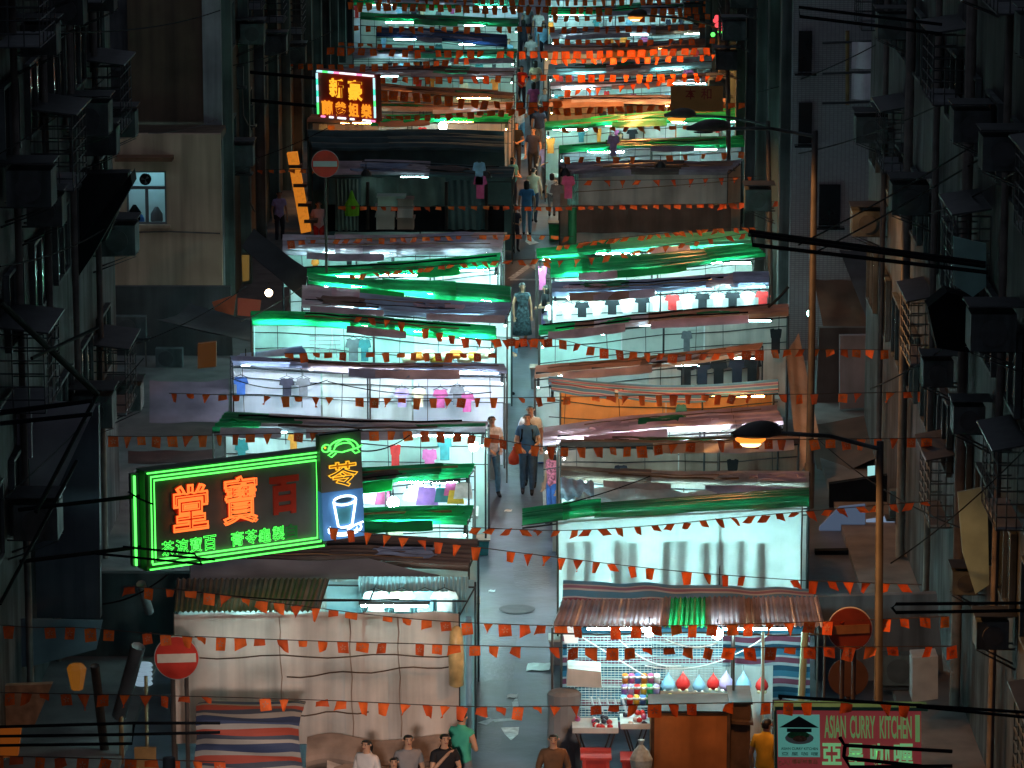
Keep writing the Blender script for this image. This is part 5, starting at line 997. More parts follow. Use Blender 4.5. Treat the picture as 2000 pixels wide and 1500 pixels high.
for nm, x0, x1, y, l in (('a', 1118, 1208, 1428, 'white folding tray table of red and white trinkets, nearer the aisle'), ('b', 1212, 1270, 1420, 'white tray table of trinkets against the plywood counter')):
    A, B = P(x0, y, Y1-.9), P(x1, y, Y1-.9); d = .75; t = thing('tray_table', l, 'table', ((A.x+B.x)/2, A.y, 0)); zt_ = A.z
    mb = MB(); mb.box((A.x, A.y, zt_-.03), (B.x, A.y+d, zt_)); mb.box((A.x, A.y-.02, zt_-.031), (B.x, A.y-.001, zt_+.06)); part('tabletop', mb, WHITE, t)
    for s_ in (0, 1):
        mb = MB(); x = A.x+.05 if s_ == 0 else B.x-.05; mb.tube([(x, A.y+.05, zt_-.03), (x+(.3 if s_ == 0 else -.3), A.y+.1, 0)], .014, 5); mb.tube([(x, A.y+d-.08, zt_-.03), (x+(.3 if s_ == 0 else -.3), A.y+d-.08, 0)], .014, 5); part('leg', mb, POLE, t)
    for k in range(16 if nm == 'a' else 9):
        c = rt.choice(['red', 'red', 'white', 'dark', 'pink']); mb = MB(); mb.lathe((rt.uniform(A.x+.06, B.x-.06), A.y+rt.uniform(.06, d-.06), zt_+.003), [(.02, 0), (.045, .01), (.05, .05), (.015, .08)], 7); solo('trinket', mb, mat('jar_'+c, COLS[c], .4, .1, 6), f'small {c} trinket on the tray table ' + ('nearer the aisle' if nm == 'a' else 'against the plywood counter'), 'trinket', 'trinkets on the tray tables', True)
boxthing('crate', 1138, 1484, 1190, 1515, Y1-1.4, .5, mat('red_crate', (.5, .035, .03), .5, .2, 4), 'red crate under the folding tray table', 'crate', mat('red_crate_rim', (.55, .06, .05), .5))
boxthing('crate', 1216, 1488, 1246, 1515, Y1-1.4, .4, mat('red_crate', (.5, .035, .03)), 'smaller red crate under the second tray table', 'crate', mat('red_crate_rim', (.5, .2, .18)))
p = P(1252, 1480, Y1-1.5); mb = MB(); mb.lathe(p, [(.02, -.25), (.16, -.2), (.19, -.02), (.12, .12), (.03, .22), (.06, .3)], 9, 0, 1, .8); solo('plastic_bag', mb, mat('clear_white_plastic', (.55, .62, .63), .25, .3, 9, trans=.3), 'knotted white plastic bag beside the smaller red crate', 'bag')
mb = MB(); c = P(1102, 1352, Y1-.2); mb.lathe(c, [(.3, -c.z), (.26, -.3), (.28, -.02), (.22, .03), (.02, .06)], 14, 0, 1, .8); solo('folded_tarp', mb, GREYCLOTH, 'grey folded tarpaulin at the aisle corner of the toy stall', 'tarpaulin')
mb = MB(); c = P(1140, 1340, Y1-.2); mb.hexa([(c.x-.28, c.y, c.z), (c.x+.3, c.y, c.z-.03), (c.x+.3, c.y+.5, c.z), (c.x-.28, c.y+.5, c.z), (c.x-.26, c.y, c.z+.3), (c.x+.28, c.y, c.z+.24), (c.x+.28, c.y+.5, c.z+.26), (c.x-.26, c.y+.5, c.z+.3)]); solo('white_parcel', mb, WHITE, 'white wrapped parcel behind the wire grid of the toy stall', 'parcel')
for k, x in enumerate((1154, 1168, 1184, 1200, 1216)):
    a, b = P(x, 1362+k, Y1-.7), P(x+8, 1388+k, Y1-.8); mb = MB(); mb.tube([a, b], .022, 6); solo('light_stick', mb, emat('stick_white', (.7, .9, .95), .55), 'short white glowing stick on the rail of the toy stall', 'stick', 'glowing sticks in the toy stall')
for a, b, c, l in (((1100, 1222), (1260, 1320), 0, 'white cord slanting down from the aisle corner of the toy stall'), ((1300, 1248), (1400, 1256), .1, 'white cord sagging between the two glaring bulbs'), ((1260, 1300), (1500, 1240), .25, 'long white cord rising to the right across the toy stall'), ((1210, 1250), (1330, 1300), .15, 'white cord sagging before the wire grids')):
    A, B = P(*a, Y1+.1), P(*b, Y1+.1); mb = MB(); mb.tube([lerp(A, B, t/10)-Vector((0, 0, c*4*(t/10)*(1-t/10))) for t in range(11)], .011, 5); solo('cord', mb, mat('white_cord', (.8, .85, .85), .5, .05, emit=(.7, .9, .9), es=.25), l, 'cord')
for x, y0, y1, c, l in ((1490, 1235, 1400, 'sky', 'thin pale pole with a lamp tip at the right of the toy stall'), (1572, 1235, 1350, 'green', 'stout pale green pole at the right end of the toy stall')):
    a, b = P(x, y0, Y1-.1), P(x-(0 if c == 'sky' else 12), y1, Y1-.1); b.z = 0; mb = MB(); mb.tube([a, b], .028 if c == 'sky' else .06, 8); solo('stall_pole', mb, mat('pale_pole_'+c, (.45, .62, .6) if c == 'sky' else (.32, .42, .3), .5, .15), l, 'pole')
# R3 white bundles
Y3 = STALLS['R3']['Yf']-.25
for k, (x0, x1, y0, y1, l) in enumerate(((1095, 1160, 932, 975, 'crumpled pale blue cloth bundle at the aisle end'), (1120, 1170, 945, 990, 'pointed white cloth folded on the bundle'), (1160, 1400, 952, 990, 'long white rolled cloth below the beige canvas band'))):
    A, B = P(x0, y0, Y3-.05*k), P(x1, y1, Y3-.05*k); mb = MB(); mb.grid(lambda u, v: (lerp(A.x, B.x, u), A.y-.25*math.sin(math.pi*v)+.04*math.sin(u*17+v*5), lerp(B.z, A.z, v*(1-(.5*abs(u-.5)*2 if k == 1 else .22*u)))+.02*math.sin(u*23)), 24, 8, th=.02)
    solo('cloth_bundle', mb, [mat('pale_blue_cloth', (.42, .55, .7), .8, .3, 5), WHITE, WHITE][k], l, 'cloth bundle')
# L1: clothes seen through the roof end, gold bundle, striped cart, folds
Yl = STALLS['L1']['Yb']-.25
for k, (x, c) in enumerate(((735, 'white'), (785, 'cream'), (830, 'sky'), (868, 'white'))):
    p = P(x, 1160, Yl-.1); shirt(x, 1156, Yl-.1-.03*k, c, f'{c} garment piled above the beige canvas, ' + ('nearest the middle', 'second from the aisle group', 'blue tinted one', 'closest to the aisle')[k], .5, .34, 'garments above the beige canvas')
A, B = P(700, 1126, Yl+.15), P(915, 1196, Yl+.15); mb = MB(); mb.grid(lambda u, v: (lerp(A.x, B.x, u), A.y+.02*math.sin(u*160), lerp(B.z, A.z, v)), 160, 2, th=.01); solo('aqua_sheet', mb, AQUA, 'pale aqua corrugated sheet standing over the garments above the beige canvas', 'corrugated sheet')
A = P(891, 1240, STALLS['L1']['Yf']-.1); mb = MB(); mb.lathe(A-Vector((0, 0, .65)), [(.02, -.25), (.12, -.2), (.13, .3), (.1, .75), (.03, .8)], 10); solo('gold_roll', mb, mat('gold_foil', (.62, .45, .2), .35, .3, 6), 'upright golden wrapped roll at the aisle end of the beige canvas', 'roll', smooth=True)
mb = MB(); A = P(915, 1205, STALLS['L1']['Yf']+.1); mb.tube([(A.x, A.y, 0), (A.x, A.y, A.z)], .05, 8); solo('blue_pole', mb, mat('blue_pole', (.2, .36, .5), .5, .2), 'pale blue pole at the aisle end of the beige canvas', 'pole')
for k, x in enumerate((545, 682, 776)):
    a, b = P(x, 1205, STALLS['L1']['Yf']-.09), P(x+8, 1440, STALLS['L1']['Yf']-.09); mb = MB(); mb.tube([lerp(a, b, t/8)+Vector((.015*math.sin(t*2), 0, 0)) for t in range(9)], .010, 5); solo('canvas_tie', mb, TAN, ('left', 'middle', 'right')[k]+' of the upright brown ties down the beige canvas', 'tie')
for k, (x0, x1, y0, y1) in enumerate(((380, 900, 1284, 1280), (560, 890, 1322, 1300), (470, 720, 1400, 1390))):
    A, B = P(x0, y0, STALLS['L1']['Yf']-.1), P(x1, y1, STALLS['L1']['Yf']-.1); mb = MB(); mb.tube([lerp(A, B, t/12)-Vector((0, .0, .03*math.sin(t*1.3))) for t in range(13)], .012, 5); solo('tie_rope', mb, WOOD, ('upper', 'middle', 'lowest')[k]+' brown rope tied across the beige canvas', 'rope')
Yc_ = 55.5; A, B = P(380, 1402, Yc_), P(588, 1540, Yc_); t = thing('covered_cart', 'cart covered with a striped red white and blue tarpaulin before the beige canvas', 'cart', ((A.x+B.x)/2, Yc_, 0))
mb = MB(); mb.grid(lambda u, v: (lerp(A.x, B.x, u)+.05*math.sin(v*9)*(u-.5), Yc_+1.1*(max(0, v-.62)/.38)-.06*math.sin(v*25+u*6)*.4-.08*math.sin(math.pi*u), lerp(B.z, A.z-.05, min(1, v/.62))+.1*math.sin(math.pi*max(0, v-.62)/.38)+.015*math.sin(v*40+u*5)-.35*max(0, abs(u-.5)-.42)), 30, 40, th=.02)
part('cover', mb, TRI3, t); mb = MB(); mb.box((A.x+.1, Yc_+.15, .05), (B.x-.1, Yc_+1.0, A.z-.25)); part('cart_body', mb, WOOD, t)
for k, (x0, x1, y0, y1) in enumerate(((600, 900, 1440, 1470), (640, 760, 1478, 1490), (590, 860, 1495, 1520))):
    A, B = P(x0, y0, STALLS['L1']['Yf']-.3-.2*k), P(x1, y1+40, STALLS['L1']['Yf']-.3-.2*k); mb = MB(); mb.grid(lambda u, v: (lerp(A.x, B.x, u), A.y-.4*math.sin(math.pi*v)+.05*math.sin(u*14+k), lerp(B.z, A.z, v)+.06*math.sin(u*9+k*2)), 30, 8, th=.02)
    solo('canvas_bundle', mb, TAN if k != 1 else BEIGE, ('brown canvas bundle heaped along the foot of the beige canvas', 'pale folded canvas on the brown heap behind the seated people', 'lower brown canvas roll behind the people at the bottom')[k], 'canvas bundle')
# L10 front: boxes, bag, poles, hanging sheets
for k, (x0, x1, y0, y1, m, l) in enumerate(((735, 770, 424, 448, PALE, 'lowest pale box of the left stack before the closed dark stall'), (735, 771, 405, 423, PALE, 'middle pale box of the left stack before the closed dark stall'), (738, 790, 386, 404, mat('mint_box', (.35, .5, .42), .7, .2), 'long pale mint box on top of the left stack'), (776, 808, 428, 448, TAN, 'lowest tan box of the right stack before the closed dark stall'), (776, 806, 410, 427, BEIGE, 'second tan box of the right stack'), (777, 806, 391, 409, TAN, 'top tan box of the right stack'))):
    boxthing('cardboard_box', x0, y0, x1, y1, 103-.01*k, .5, m, l, 'box', m)
YL = STALLS['L10']['Yf']-.15
for k, (x0, x1, y0, y1, m, l) in enumerate(((655, 700, 350, 450, mat('sage_tarp', (.10, .14, .12), .8, .3, 2), 'sage green sheet behind the lime green bag'), (705, 870, 346, 402, mat('teal_sheet', (.12, .19, .17), .8, .3, 2), 'teal grey sheet hung over the stacked boxes'), (872, 952, 352, 448, DTARP, 'black sheet at the aisle end of the closed dark stall'), (640, 985, 400, 452, BLACK, 'black cloth closing the lower part of the closed dark stall'))):
    sheet('hanging_sheet', [(x0, y1), (x1, y1), (x1, y0), (x0, y0)], YL-.1*(3-k if k < 3 else -1), m, l, 'sheet')
for x in (718, 872, 950): pipe([P(x, 355, YL-.5), P(x, 448, YL-.5)], .05, POLE, 'plain post before the closed dark stall', 'post', 'stall_post', 'posts before the closed dark stall')
p = P(687, 398, YL-1.2); mb = MB(); mb.lathe(p, [(.02, -.36), (.2, -.34), (.22, -.05), (.1, .15), (.05, .3), (.02, .38)], 9, 0, 1, .6); solo('lime_bag', mb, mat('lime_plastic', (.28, .75, .04), .5, .15, 4, trans=.3), 'lime green bag hanging before the closed dark stall', 'bag')
for x, y, c, l in ((938, 345, 'pink', 'pink cloth hung at the aisle end of the closed dark stall'), (936, 318, 'sky', 'pale blue cloth hung above the pink cloth by the aisle'), (1110, 345, 'pink', 'pink paper pinned to the aisle end of the pale canvas stall'), (1087, 362, 'grey', 'silver grey dress hung beside the aisle opposite the woman in blue'), (1198, 266, 'lilac', 'lilac garment at the mint lit stall')):
    shirt(x, y, 101 if y > 300 else 112, c, l, .4, .6)
p = P(1118, 425, 104); mb = MB(); mb.tube([(p.x, p.y, 0), (p.x, p.y, p.z+.3)], .12, 10); solo('green_post', mb, mat('green_drum', (.02, .18, .07), .5, .2), 'dark green post at the aisle end of the pale canvas stall', 'post')
A, B = P(1120, 400, STALLS['R10']['Yf']-.2), P(1425, 452, STALLS['R10']['Yf']-.2); sheet('brown_canvas', [(1118, 455), (1428, 452), (1428, 398), (1118, 402)], STALLS['R10']['Yf']-.2, mat('brown_canvas', (.16, .085, .065), .85, .25, 1.5, grime=.3), 'brown canvas skirt closing the lower part of the pale canvas stall', 'canvas')
sheet('side_poster', [(1108, 400), (1130, 400), (1130, 340), (1108, 340)], STALLS['R10']['Yf']-.3, mat('mint_poster', (.35, .62, .55), .7, .3, 6), 'mint paper poster at the aisle corner of the pale canvas stall', 'poster')
# shop clothes hanging far left (dim colour), generic hung goods in the remaining lit stalls
gen = random.Random(11)
desc = {'L5': 'teal lit stall with the turtle sign before it', 'L9': 'stall behind the left pair of green roofs', 'L15': 'stall above the yellow sign', 'L19': 'farthest left lit stall', 'L14': 'mint lit stall right of the yellow sign', 'L12': 'stall with the far glaring bulb', 'R9': 'stall under the upper green roof', 'R12': 'mint lit stall by the far lamp', 'R14': 'white lit slot stall', 'R16': 'amber lit far stall', 'R17': 'far white lit stall', 'R18': 'farthest lit stall on the right', 'R4': 'orange lit stall', 'R6': 'pale cloth stall', 'R3b': 'dark bag stall', 'L3': 'stall behind the neon cup', 'L8g': 'stall under the sloping green roof', 'L16': 'stall below the navy tarpaulin', 'L17': 'navy tarpaulin stall', 'R13': 'brown roofed stall with the orange end', 'R15': 'aqua roofed stall', 'R4b': 'striped awning stall'}
for key, ds in desc.items():
    st = STALLS[key]; nn = int(st['L']/.5)
    for k in range(nn):
        if gen.random() < (.8 if key in ('R6', 'R4b', 'R4', 'R3b') else .4): continue
        c = gen.choice(['white', 'black', 'grey', 'red', 'cream', 'sky', 'pink', 'dark', 'teal', 'orange'] if key != 'R3b' else ['black', 'dark', 'grey']); u = (k+gen.uniform(.2, .8))/nn
        q = Vector(st['surf'](u, .7)); mb = tshirt((q.x, st['Yb']-.3-.01*k, q.z-gen.uniform(.3, .55)), gen.uniform(.2, .42), gen.uniform(.3, .65), None, sl=gen.choice((1, 1, .3, -.5)))
        solo('hung_garment', mb, fab(c), f'{c} garment hung inside the {ds}', 'garment', f'{c} garments in the {ds}')

# boxes and baskets standing at the aisle ends
for k, (x, y, w_, h_, c, l) in enumerate(((915, 1215, .4, .35, 'cream', 'cream box at the aisle end of the beige canvas stall'), (1092, 1300, .35, .45, 'grey', 'grey box beside the aisle corner of the toy stall'), (936, 1085, .4, .3, 'teal', 'teal box beside the dark roofed stall under the neon cup'), (930, 1000, .45, .4, 'red', 'red box at the aisle end of the bright bag stall'), (1078, 1000, .4, .5, 'white', 'white box by the aisle end of the long green roof'),
        (957, 905, .3, .35, 'dark', 'dark box beside the man in the checked shirt'), (1060, 905, .3, .4, 'blue', 'blue box by the aisle end of the mauve roof'), (985, 760, .35, .35, 'cream', 'cream box at the aisle end of the brilliant white stall'), (1050, 760, .35, .5, 'grey', 'grey box at the aisle end of the striped awning'), (1000, 690, .3, .3, 'sky', 'pale blue box near the woman in the patterned dress'), (1085, 470, .4, .5, 'green', 'green box below the upper green roof at the aisle'), (975, 455, .4, .35, 'dark', 'dark box at the aisle corner of the closed dark stall'))):
    p = Z(x, y, 0); t = thing('storage_box', l, 'box', p); mb = MB(); mb.hexa([(p.x-w_/2*.9, p.y, .003), (p.x+w_/2*.9, p.y, .003), (p.x+w_/2*.9, p.y+.4, .003), (p.x-w_/2*.9, p.y+.4, .003), (p.x-w_/2, p.y-.02, h_), (p.x+w_/2, p.y-.02, h_), (p.x+w_/2, p.y+.42, h_), (p.x-w_/2, p.y+.42, h_)]); part('box_body', mb, fab(c), t)
    mb = MB(); mb.box((p.x-w_/2-.02, p.y-.04, h_+.002), (p.x+w_/2+.02, p.y+.44, h_+.035)); part('lid', mb, PALE if k % 2 else TAN, t)
c = Z(1010, 1190, .004); mb = MB(); mb.lathe(c, [(.01, 0), (.33, .001), (.35, .008), (.3, .014), (.02, .014)], 20); solo('manhole_cover', mb, STEEL, 'round iron cover in the asphalt of the lane', 'manhole cover')
# ------------------------------------------------------------------ people
def person(px, py, z, label, shirt_c, leg_c, face=0.0, Y=None, h=1.72, stride=.0, arms='down', hair='short', sleeves=.5, dress=None, skin=SKIN, hairm=HAIR, extra=None, lean=0.0, seated=False, turn=0.0):
    """(px,py) photo pixel of the crown at height z=h above the street; face: yaw, 0 looks at the camera"""
    hz = h*(1 if not seated else .76)
    pos = P(px, py, Y) if Y else Z(px, py, hz)
    base = Vector((pos.x, pos.y, 0 if not Y else pos.z-hz))
    k = h/1.72; V = Vector
    root = thing('person', label, 'person', base, 'people in the market'); root.rotation_euler = (0, 0, face)
    verts, edges, rad, bone = [], [], [], []
    def add(p, r, par, b):
        verts.append(V(p)*k); rad.append(r*k if not isinstance(r, tuple) else (r[0]*k, r[1]*k)); bone.append(b)
        if par is not None: edges.append((par, len(verts)-1))
        return len(verts)-1
    # body looks along -y
    dz = -.42 if seated else 0
    pel = add((0, 0, .95+dz), (.15, .11), None, 'hip')
    wa = add((0, -.0-lean*.1, 1.10+dz), (.135, .095), pel, 'torso'); ch = add((0, -lean*.2, 1.30+dz), (.165, .11), wa, 'torso'); nb = add((0, .01-lean*.26, 1.44+dz), (.085, .075), ch, 'torso')
    nk = add((0, .0-lean*.28, 1.50+dz), .054, nb, 'neck'); h0 = add((0, -.012-lean*.3, 1.555+dz), (.062, .072), nk, 'head'); h1 = add((0, -.012-lean*.3, 1.625+dz), (.078, .094), h0, 'head'); h2 = add((0, .0-lean*.3, 1.685+dz), (.062, .078), h1, 'head')
    hands = []
    for s in (-1, 1):
        sh = add((.165*s, .01-lean*.2, 1.385+dz), .062, ch, 'torso')
        el, wr = {'down': ((.245*s, .02, 1.10), (.24*s, -.06, .85)), 'swing': ((.24*s, .09*s, 1.11), (.23*s, .02+.16*s, .88)), 'front': ((.25*s, -.02, 1.11), (.08*s, -.22, 1.08)), 'chin': (((.24*s, -.10, 1.14), (.05*s, -.18, 1.38)) if s < 0 else ((.24*s, -.04, 1.12), (.0, -.22, 1.12))),
                  'hold': ((.25*s, .0, 1.11), (.12*s, -.26, 1.02)), 'lap': ((.25*s, -.03, 1.12), (.07*s, -.24, 1.0))}[arms]
        el = V(el)+V((0, 0, dz)); wr = V(wr)+V((0, 0, dz))
        ua = add(V((.165*s, .01, 1.385+dz)).lerp(el, .5), .047, sh, 'uarm'); e = add(el, .040, ua, 'farm'); w_ = add(wr, .027, e, 'farm')
        d = (wr-el).normalized(); pm = add(wr+d*.06, (.038, .02), w_, 'hand'); hands.append((wr, d, s))
        side = d.cross(V((0, 0, 1)) if abs(d.z) < .9 else V((0, 1, 0))).normalized(); up = side.cross(d)
        for f, (o, L) in enumerate(((-.030, .062), (-.010, .075), (.010, .07), (.028, .055))):
            a = add(wr+d*.10+side*o, .0095, pm, 'hand'); b_ = add(wr+d*(.10+L*.6)+side*o*1.1-up*.012, .0085, a, 'hand'); add(wr+d*(.10+L)+side*o*1.1-up*.035, .007, b_, 'hand')
        a = add(wr+d*.055-side*.045*s, .011, pm, 'hand'); add(wr+d*.09-side*.06*s, .009, a, 'hand')
    for s in (-1, 1):
        hp = add((.088*s, 0, .90+dz), .092, pel, 'hip')
        if seated: kn, an = (.10*s, -.42, .50), (.11*s, -.40, .09)
        else:
            st = stride*s; kn, an = (.095*s, -.03-st*.5, .49), (.095*s, .02-st*1.0+(.12*max(0, -st) if 0 else 0), .085+max(0, -st)*.12)
        th_ = add(V((.088*s, 0, .90+dz)).lerp(V(kn), .5), .076, hp, 'leg'); kk = add(kn, .056, th_, 'leg'); cf = add(V(kn).lerp(V(an), .4), .055, kk, 'leg'); ak = add(an, .036, cf, 'leg')
        fo = add(V(an)+V((0, -.07, -.05)), (.036, .032), ak, 'foot'); add(V(an)+V((0, -.16, -.06)), (.034, .022), fo, 'foot')
    me = bpy.data.meshes.new('person_body'); me.from_pydata([tuple(v) for v in verts], edges, [])
    ob = bpy.data.objects.new('body', me); COL.objects.link(ob)
    ob.modifiers.new('s', 'SKIN'); ob.modifiers.new('u', 'SUBSURF').levels = 1
    for i, sv in enumerate(me.skin_vertices[0].data):
        r = rad[i]; sv.radius = r if isinstance(r, tuple) else (r, r)
        sv.use_root = (i == 0)
    dg = bpy.context.evaluated_depsgraph_get(); dg.update()
    bm_ = bpy.data.meshes.new_from_object(ob.evaluated_get(dg)); bpy.data.objects.remove(ob)
    bm = bmesh.new(); bm.from_mesh(bm_); bm.normal_update()
    def near(c):
        best = None
        for a, b in edges:
            A, B = verts[a], verts[b]; t = max(0, min(1, (c-A).dot(B-A)/max((B-A).length_squared, 1e-9))); d = (A+(B-A)*t-c).length-(rad[b][0] if isinstance(rad[b], tuple) else rad[b])*.6
            if best is None or d < best[0]: best = (d, bone[b], t, b)
        return best
    info = {f.index: near(f.calc_center_median()) for f in bm.faces}
    def shell(sel, off, m, name, z_cut=None):
        mb = MB(); mp = {}
        fs = [f for f in bm.faces if sel(info[f.index], f)]
        vs = {v for f in fs for v in f.verts}
        for v in vs: mp[v] = len(mb.v); mb.v.append(tuple(v.co+v.normal*off))
        for f in fs: mb.f.append(tuple(mp[v] for v in f.verts)); mb.m.append(0); mb.uv += [(0, 0)]*len(f.verts)
        if mb.f:
            o = link(name, mb.mesh(name, m, True), root); o.location = (0, 0, 0); return o
    # face: nose, eyes, mouth, ears join the body mesh
    mb = MB(); hd = verts[h1]
    for f in bm.faces: pass
    off = {v: i for i, v in enumerate(bm.verts)}
    mb.v = [tuple(v.co) for v in bm.verts]; mb.f = [tuple(off[v] for v in f.verts) for f in bm.faces]; mb.m = [0]*len(mb.f); mb.uv = [(0, 0)]*sum(len(f) for f in mb.f)
    fy = hd.y-.086*k
    mb.lathe(hd+V((0, -.088*k, -.035*k)), [(.016*k, -.012*k), (.017*k, 0), (.008*k, .04*k)], 6, 0, 1, 1.2)
    for s in (-1, 1):
        mb.ball(hd+V((.031*s*k, -.078*k, -.002*k)), .0085*k, 1, 6); mb.ball(hd+V((.080*s*k, .005*k, -.01*k)), .02*k, 0, 6)
        mb.box((hd.x+.031*s*k-.018*k, fy+.0*k, hd.z+.020*k), (hd.x+.031*s*k+.016*k, fy+.02*k, hd.z+.0245*k), 1)
    mb.box((hd.x-.022*k, hd.y-.083*k, hd.z-.066*k), (hd.x+.022*k, hd.y-.06*k, hd.z-.054*k), 2)
    o = link('body', mb.mesh('body', [skin, EYE_M, LIP], True), root); o.location = (0, 0, 0)
    sm = fab(shirt_c) if isinstance(shirt_c, str) else shirt_c; lm = fab(leg_c) if isinstance(leg_c, str) else leg_c
    def is_shirt(i, f):
        c = f.calc_center_median()
        if i[1] == 'torso': return True
        if i[1] == 'hip': return c.z > (.93+dz)*k
        if i[1] == 'uarm': return sleeves > 0
        if i[1] == 'farm': return sleeves > .9 or (sleeves > .4 and i[2] < .15 and bone[edges[0][1]] is None)
        return False
    shell(is_shirt, .014*k, sm, 'shirt')
    if dress:
        mb = MB(); mb.lathe((0, 0, 0), [(.27*k, .32*k), (.25*k, .5*k), (.22*k, .75*k), (.18*k, .98*k), (.15*k, 1.08*k)], 14, 0, 1, .75); o = link('skirt', mb.mesh('skirt', sm, True), root); o.location = (0, 0, 0)
    else: shell(lambda i, f: i[1] == 'leg' or (i[1] == 'hip' and f.calc_center_median().z <= (1.0+dz)*k), .012*k, lm, 'trousers')
    shell(lambda i, f: i[1] == 'foot', .010*k, fab('black'), 'shoes')
    front = lambda c: c.y < hd.y-.035*k
    shell(lambda i, f: i[1] == 'head' and f.calc_center_median().z > hd.z-.075*k and not (front(f.calc_center_median()) and f.calc_center_median().z < hd.z+.045*k) and not (f.calc_center_median().z < hd.z+.005*k and f.calc_center_median().y < hd.y+.035*k), .016*k, hairm, 'hair')
    if hair == 'long':
        mb = MB(); mb.lathe((hd.x, hd.y+.035*k, hd.z), [(.03*k, -.30*k), (.085*k, -.2*k), (.098*k, -.05*k), (.092*k, .05*k), (.03*k, .095*k)], 12, 0, 1, .8); o = link('long_hair', mb.mesh('long_hair', hairm, True), root); o.location = (0, 0, 0)
    if hair == 'pony':
        mb = MB(); mb.tube([hd+V((0, .10*k, .0)), hd+V((.02*k, .14*k, -.08*k)), hd+V((.03*k, .12*k, -.2*k))], .035*k, 8, r1=.012*k); o = link('ponytail', mb.mesh('ponytail', hairm, True), root); o.location = (0, 0, 0)
    bm.free()
    return root, base, k
pi = math.pi
CHECK = mat('checked_shirt', (.52, .55, .66), .85, .35, 14); DENIM = mat('denim', (.08, .19, .30), .85, .3, 8); DDEN = mat('dark_denim', (.04, .08, .13), .85, .3, 8); POLO = mat('blue_polo', (.035, .11, .22), .85, .2, 6)
PAT = mat('patterned_dress', (.03, .05, .06), .85, .9, 16); LBLUE = mat('light_blue_top', (.06, .24, .5), .85, .15, 5); BRJ = mat('brown_jacket', (.14, .065, .03), .8, .25, 6); GRNT = mat('green_vest', (.05, .36, .24), .8, .15, 5); YEL = mat('yellow_tee', (.6, .36, .03), .85, .15, 5); GRT = mat('grey_tee', (.22, .2, .2), .85, .15, 5); WTOP = mat('off_white_top', (.62, .55, .52), .85, .12, 5); TANT = mat('tan_top', (.34, .25, .17), .85, .15, 5)
person(960, 810, 0, 'man in a pale checked shirt and light jeans walking beside the teal stall', CHECK, DENIM, .35, h=1.76, stride=.16, arms='hold')
person(1030, 806, 0, 'man in a blue polo shirt and dark jeans walking down the aisle', POLO, DDEN, .0, h=1.78, stride=.06, arms='hold')
person(1036, 790, 0, 'man in a white shirt walking close behind the man with the backpack', 'white', DDEN, -.1, h=1.8, stride=.08, arms='down')
# backpack straps and the red bag
b = Z(1030, 806, 1.78); mb = MB()
for s in (-1, 1): mb.tube([(b.x+.11*s, b.y+.10, 1.46), (b.x+.11*s, b.y-.12, 1.42), (b.x+.12*s, b.y-.14, 1.25), (b.x+.15*s, b.y+.02, 1.12)], .022, 5)
mb.lathe((b.x, b.y+.2, 1.28), [(.05, -.24), (.17, -.2), (.18, .1), (.1, .2), (.02, .22)], 10, 0, 1, .6); solo('backpack', mb, BLACK, 'dark backpack with straps worn by the man in the blue polo', 'backpack', smooth=True)
p = P(1004, 892, b.y+.3); mb = MB(); mb.lathe(p, [(.02, -.18), (.11, -.15), (.125, -.02), (.07, .1), (.02, .17), (.035, .22)], 10); mb.tube([p+Vector((0, 0, .16)), p+Vector((.05, .05, .3))], .012, 5); solo('red_bag', mb, mat('red_plastic', (.75, .09, .03), .4, .12, 6, trans=.3), 'orange red plastic bag carried by the man in the white shirt', 'bag', smooth=True)
p = P(962, 858, Z(960, 810, 1.76).y-.3); mb = MB(); mb.hexa([(p.x-.14, p.y, p.z-.07), (p.x+.14, p.y, p.z-.09), (p.x+.14, p.y+.04, p.z-.09), (p.x-.14, p.y+.04, p.z-.07), (p.x-.14, p.y+.02, p.z+.1), (p.x+.14, p.y+.02, p.z+.08), (p.x+.14, p.y+.06, p.z+.08), (p.x-.14, p.y+.06, p.z+.1)]); solo('folder', mb, mat('brown_folder', (.32, .08, .03), .6, .1), 'brown folder held by the man in the checked shirt', 'folder')
person(1020, 552, 0, 'woman in a long patterned sleeveless dress with loose dark hair walking up the aisle', PAT, PAT, .25, h=1.66, arms='down', hair='long', sleeves=0, dress=1)
person(1066, 556, 0, 'woman in a dark top with long hair beside the white T-shirts', 'black', 'lilac', -1.2, h=1.55, arms='front', hair='long')
person(976, 632, 0, 'man in a white shirt and dark trousers leaning against the mint lit stall', 'white', 'dark', 1.3, h=1.75, arms='hold', lean=.25, stride=.2)
person(1029, 352, 0, 'woman in light blue walking away beyond the closed dark stall', LBLUE, mat('light_denim', (.12, .28, .42), .85, .2), pi, h=1.66, hair='long', stride=.05)
person(1042, 326, 0, 'man in a tan top directly ahead of the woman in light blue', TANT, 'dark', pi-.3, h=1.72, stride=.1, sleeves=0)
person(1008, 238, 0, 'man in a black shirt, left of the pair in the far aisle', 'black', 'dark', .1, h=1.74, arms='front')
person(1041, 248, 0, 'man in a navy T-shirt, right of the pair in the far aisle', 'dark', 'black', -.15, h=1.76, arms='down')
person(1053, 204, 0, 'man in a dark polo walking away behind the pair in the far aisle', 'dark', 'grey', pi, h=1.74, stride=.12)
person(1042, 160, 0, 'woman in a pink top with black hair far up the aisle', 'pink', 'dark', pi, h=1.6, hair='long')
person(1037, 68, 0, 'person in a white shirt near the top of the aisle', 'white', 'grey', pi, h=1.74, stride=.08)
person(993, 74, 0, 'person in a pale blue shirt near the top of the aisle', 'sky', 'white', .5, h=1.7)
person(1031, 8, 0, 'person in grey at the upper edge of the aisle', 'grey', 'dark', pi, h=1.72)
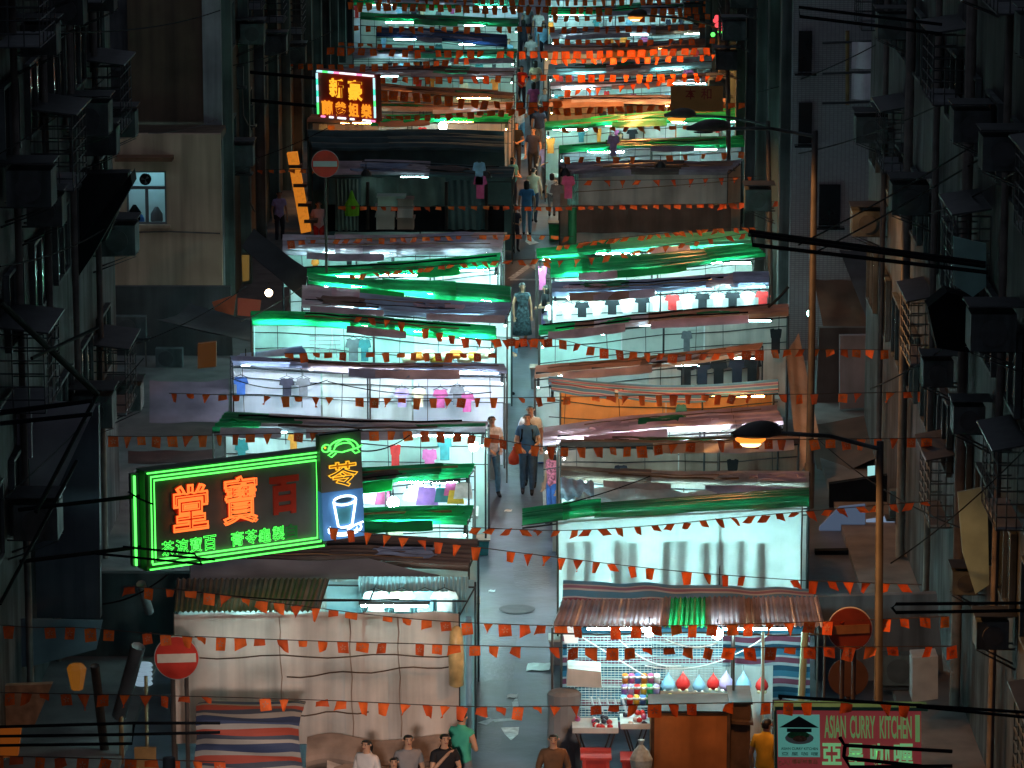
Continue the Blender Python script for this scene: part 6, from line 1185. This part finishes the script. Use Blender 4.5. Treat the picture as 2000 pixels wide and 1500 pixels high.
person(1052, 18, 0, 'person in white at the upper edge of the aisle', 'white', 'sky', 0, h=1.7)
person(1006, 150, 0, 'person in pale stripes at the aisle end of the mint lit far stall', 'sky', 'grey', 1.2, h=1.66)
person(975, 318, 0, 'vendor in pale blue sitting at the aisle end of the closed dark stall', 'sky', 'dark', -.8, h=1.65)
person(1212, 258, 0, 'woman in lilac behind the mint lit far stall', 'lilac', 'dark', 0, h=1.6, Y=STALLS['R12']['Yf']+.8, hair='long')
person(1080, 876, 0, 'woman in a pink floral top at the aisle end of the dark stall', mat('floral_pink', (.6, .15, .22), .85, .8, 20), 'blue', -.9, h=1.6, hair='long')
person(622, 392, 0, 'person in pale pink standing left of the lime green bag', mat('pale_pink', (.6, .36, .38), .85, .2), 'red', .2, h=1.6)
person(545, 372, 0, 'person in a purple top by the warm lit shop at the far left', 'lilac', 'dark', .4, h=1.6)
for k, (x, y, c, l, f, t) in enumerate(((1022, 38, 'dark', 'person in dark clothes near the top of the aisle, left side', pi, 'dark'), (1062, 44, 'sky', 'person in sky blue near the top of the aisle, right side', 0, 'dark'), (1046, 118, 'cream', 'person in cream between the far amber lit flags', pi, 'grey'), (1018, 128, 'red', 'person in red between the far amber lit flags', .2, 'dark'), (1064, 170, 'grey', 'person in grey beside the woman in the pink top', .3, 'dark'), (1016, 196, 'white', 'person in white left of the man in the dark polo', pi, 'sky'), (1066, 276, 'lilac', 'person in lilac behind the right of the pair in the far aisle', -.6, 'grey'), (1002, 306, 'teal', 'person in teal behind the vendor in pale blue', .9, 'dark'), (1078, 338, 'white', 'child in white beside the silver grey dress', pi, 'grey'), (1006, 402, 'dark', 'child in dark clothes left of the woman in light blue', .5, 'dark'))):
    person(x, y, 0, l, c, t, f, h=1.35 if k in (8, 9) else R.uniform(1.6, 1.76), stride=R.uniform(0, .12), hair=R.choice(('short', 'long')), arms=R.choice(('down', 'front', 'hold')))
# the people at the bottom edge
person(716, 1442, 0, 'woman in an off white top with tied back hair by the striped cart', WTOP, 'dark', -.5, h=1.6, hair='pony', sleeves=1)
person(797, 1432, 0, 'man in a grey T-shirt next to the dark haired boy', GRT, DDEN, .25, h=1.7)
person(769, 1477, 0, 'dark haired boy whose head shows at the bottom edge', 'dark', DDEN, .1, h=1.45)
person(868, 1430, 0, 'man in a black T-shirt with his hand at his chin at the bottom', 'black', DDEN, .35, h=1.72, arms='chin')
person(902, 1388, 0, 'man in a green sleeveless vest at the foot of the beige canvas', GRNT, 'grey', pi-.5, h=1.74, sleeves=0, arms='front')
person(1081, 1430, 0, 'woman in a brown jacket looking down at her hands', BRJ, 'dark', 0, h=1.66, sleeves=1, arms='lap', lean=.1)
person(1497, 1402, 0, 'man in a yellow T-shirt seen from behind beside the dark end cupboard', YEL, DDEN, pi-.4, h=1.72)
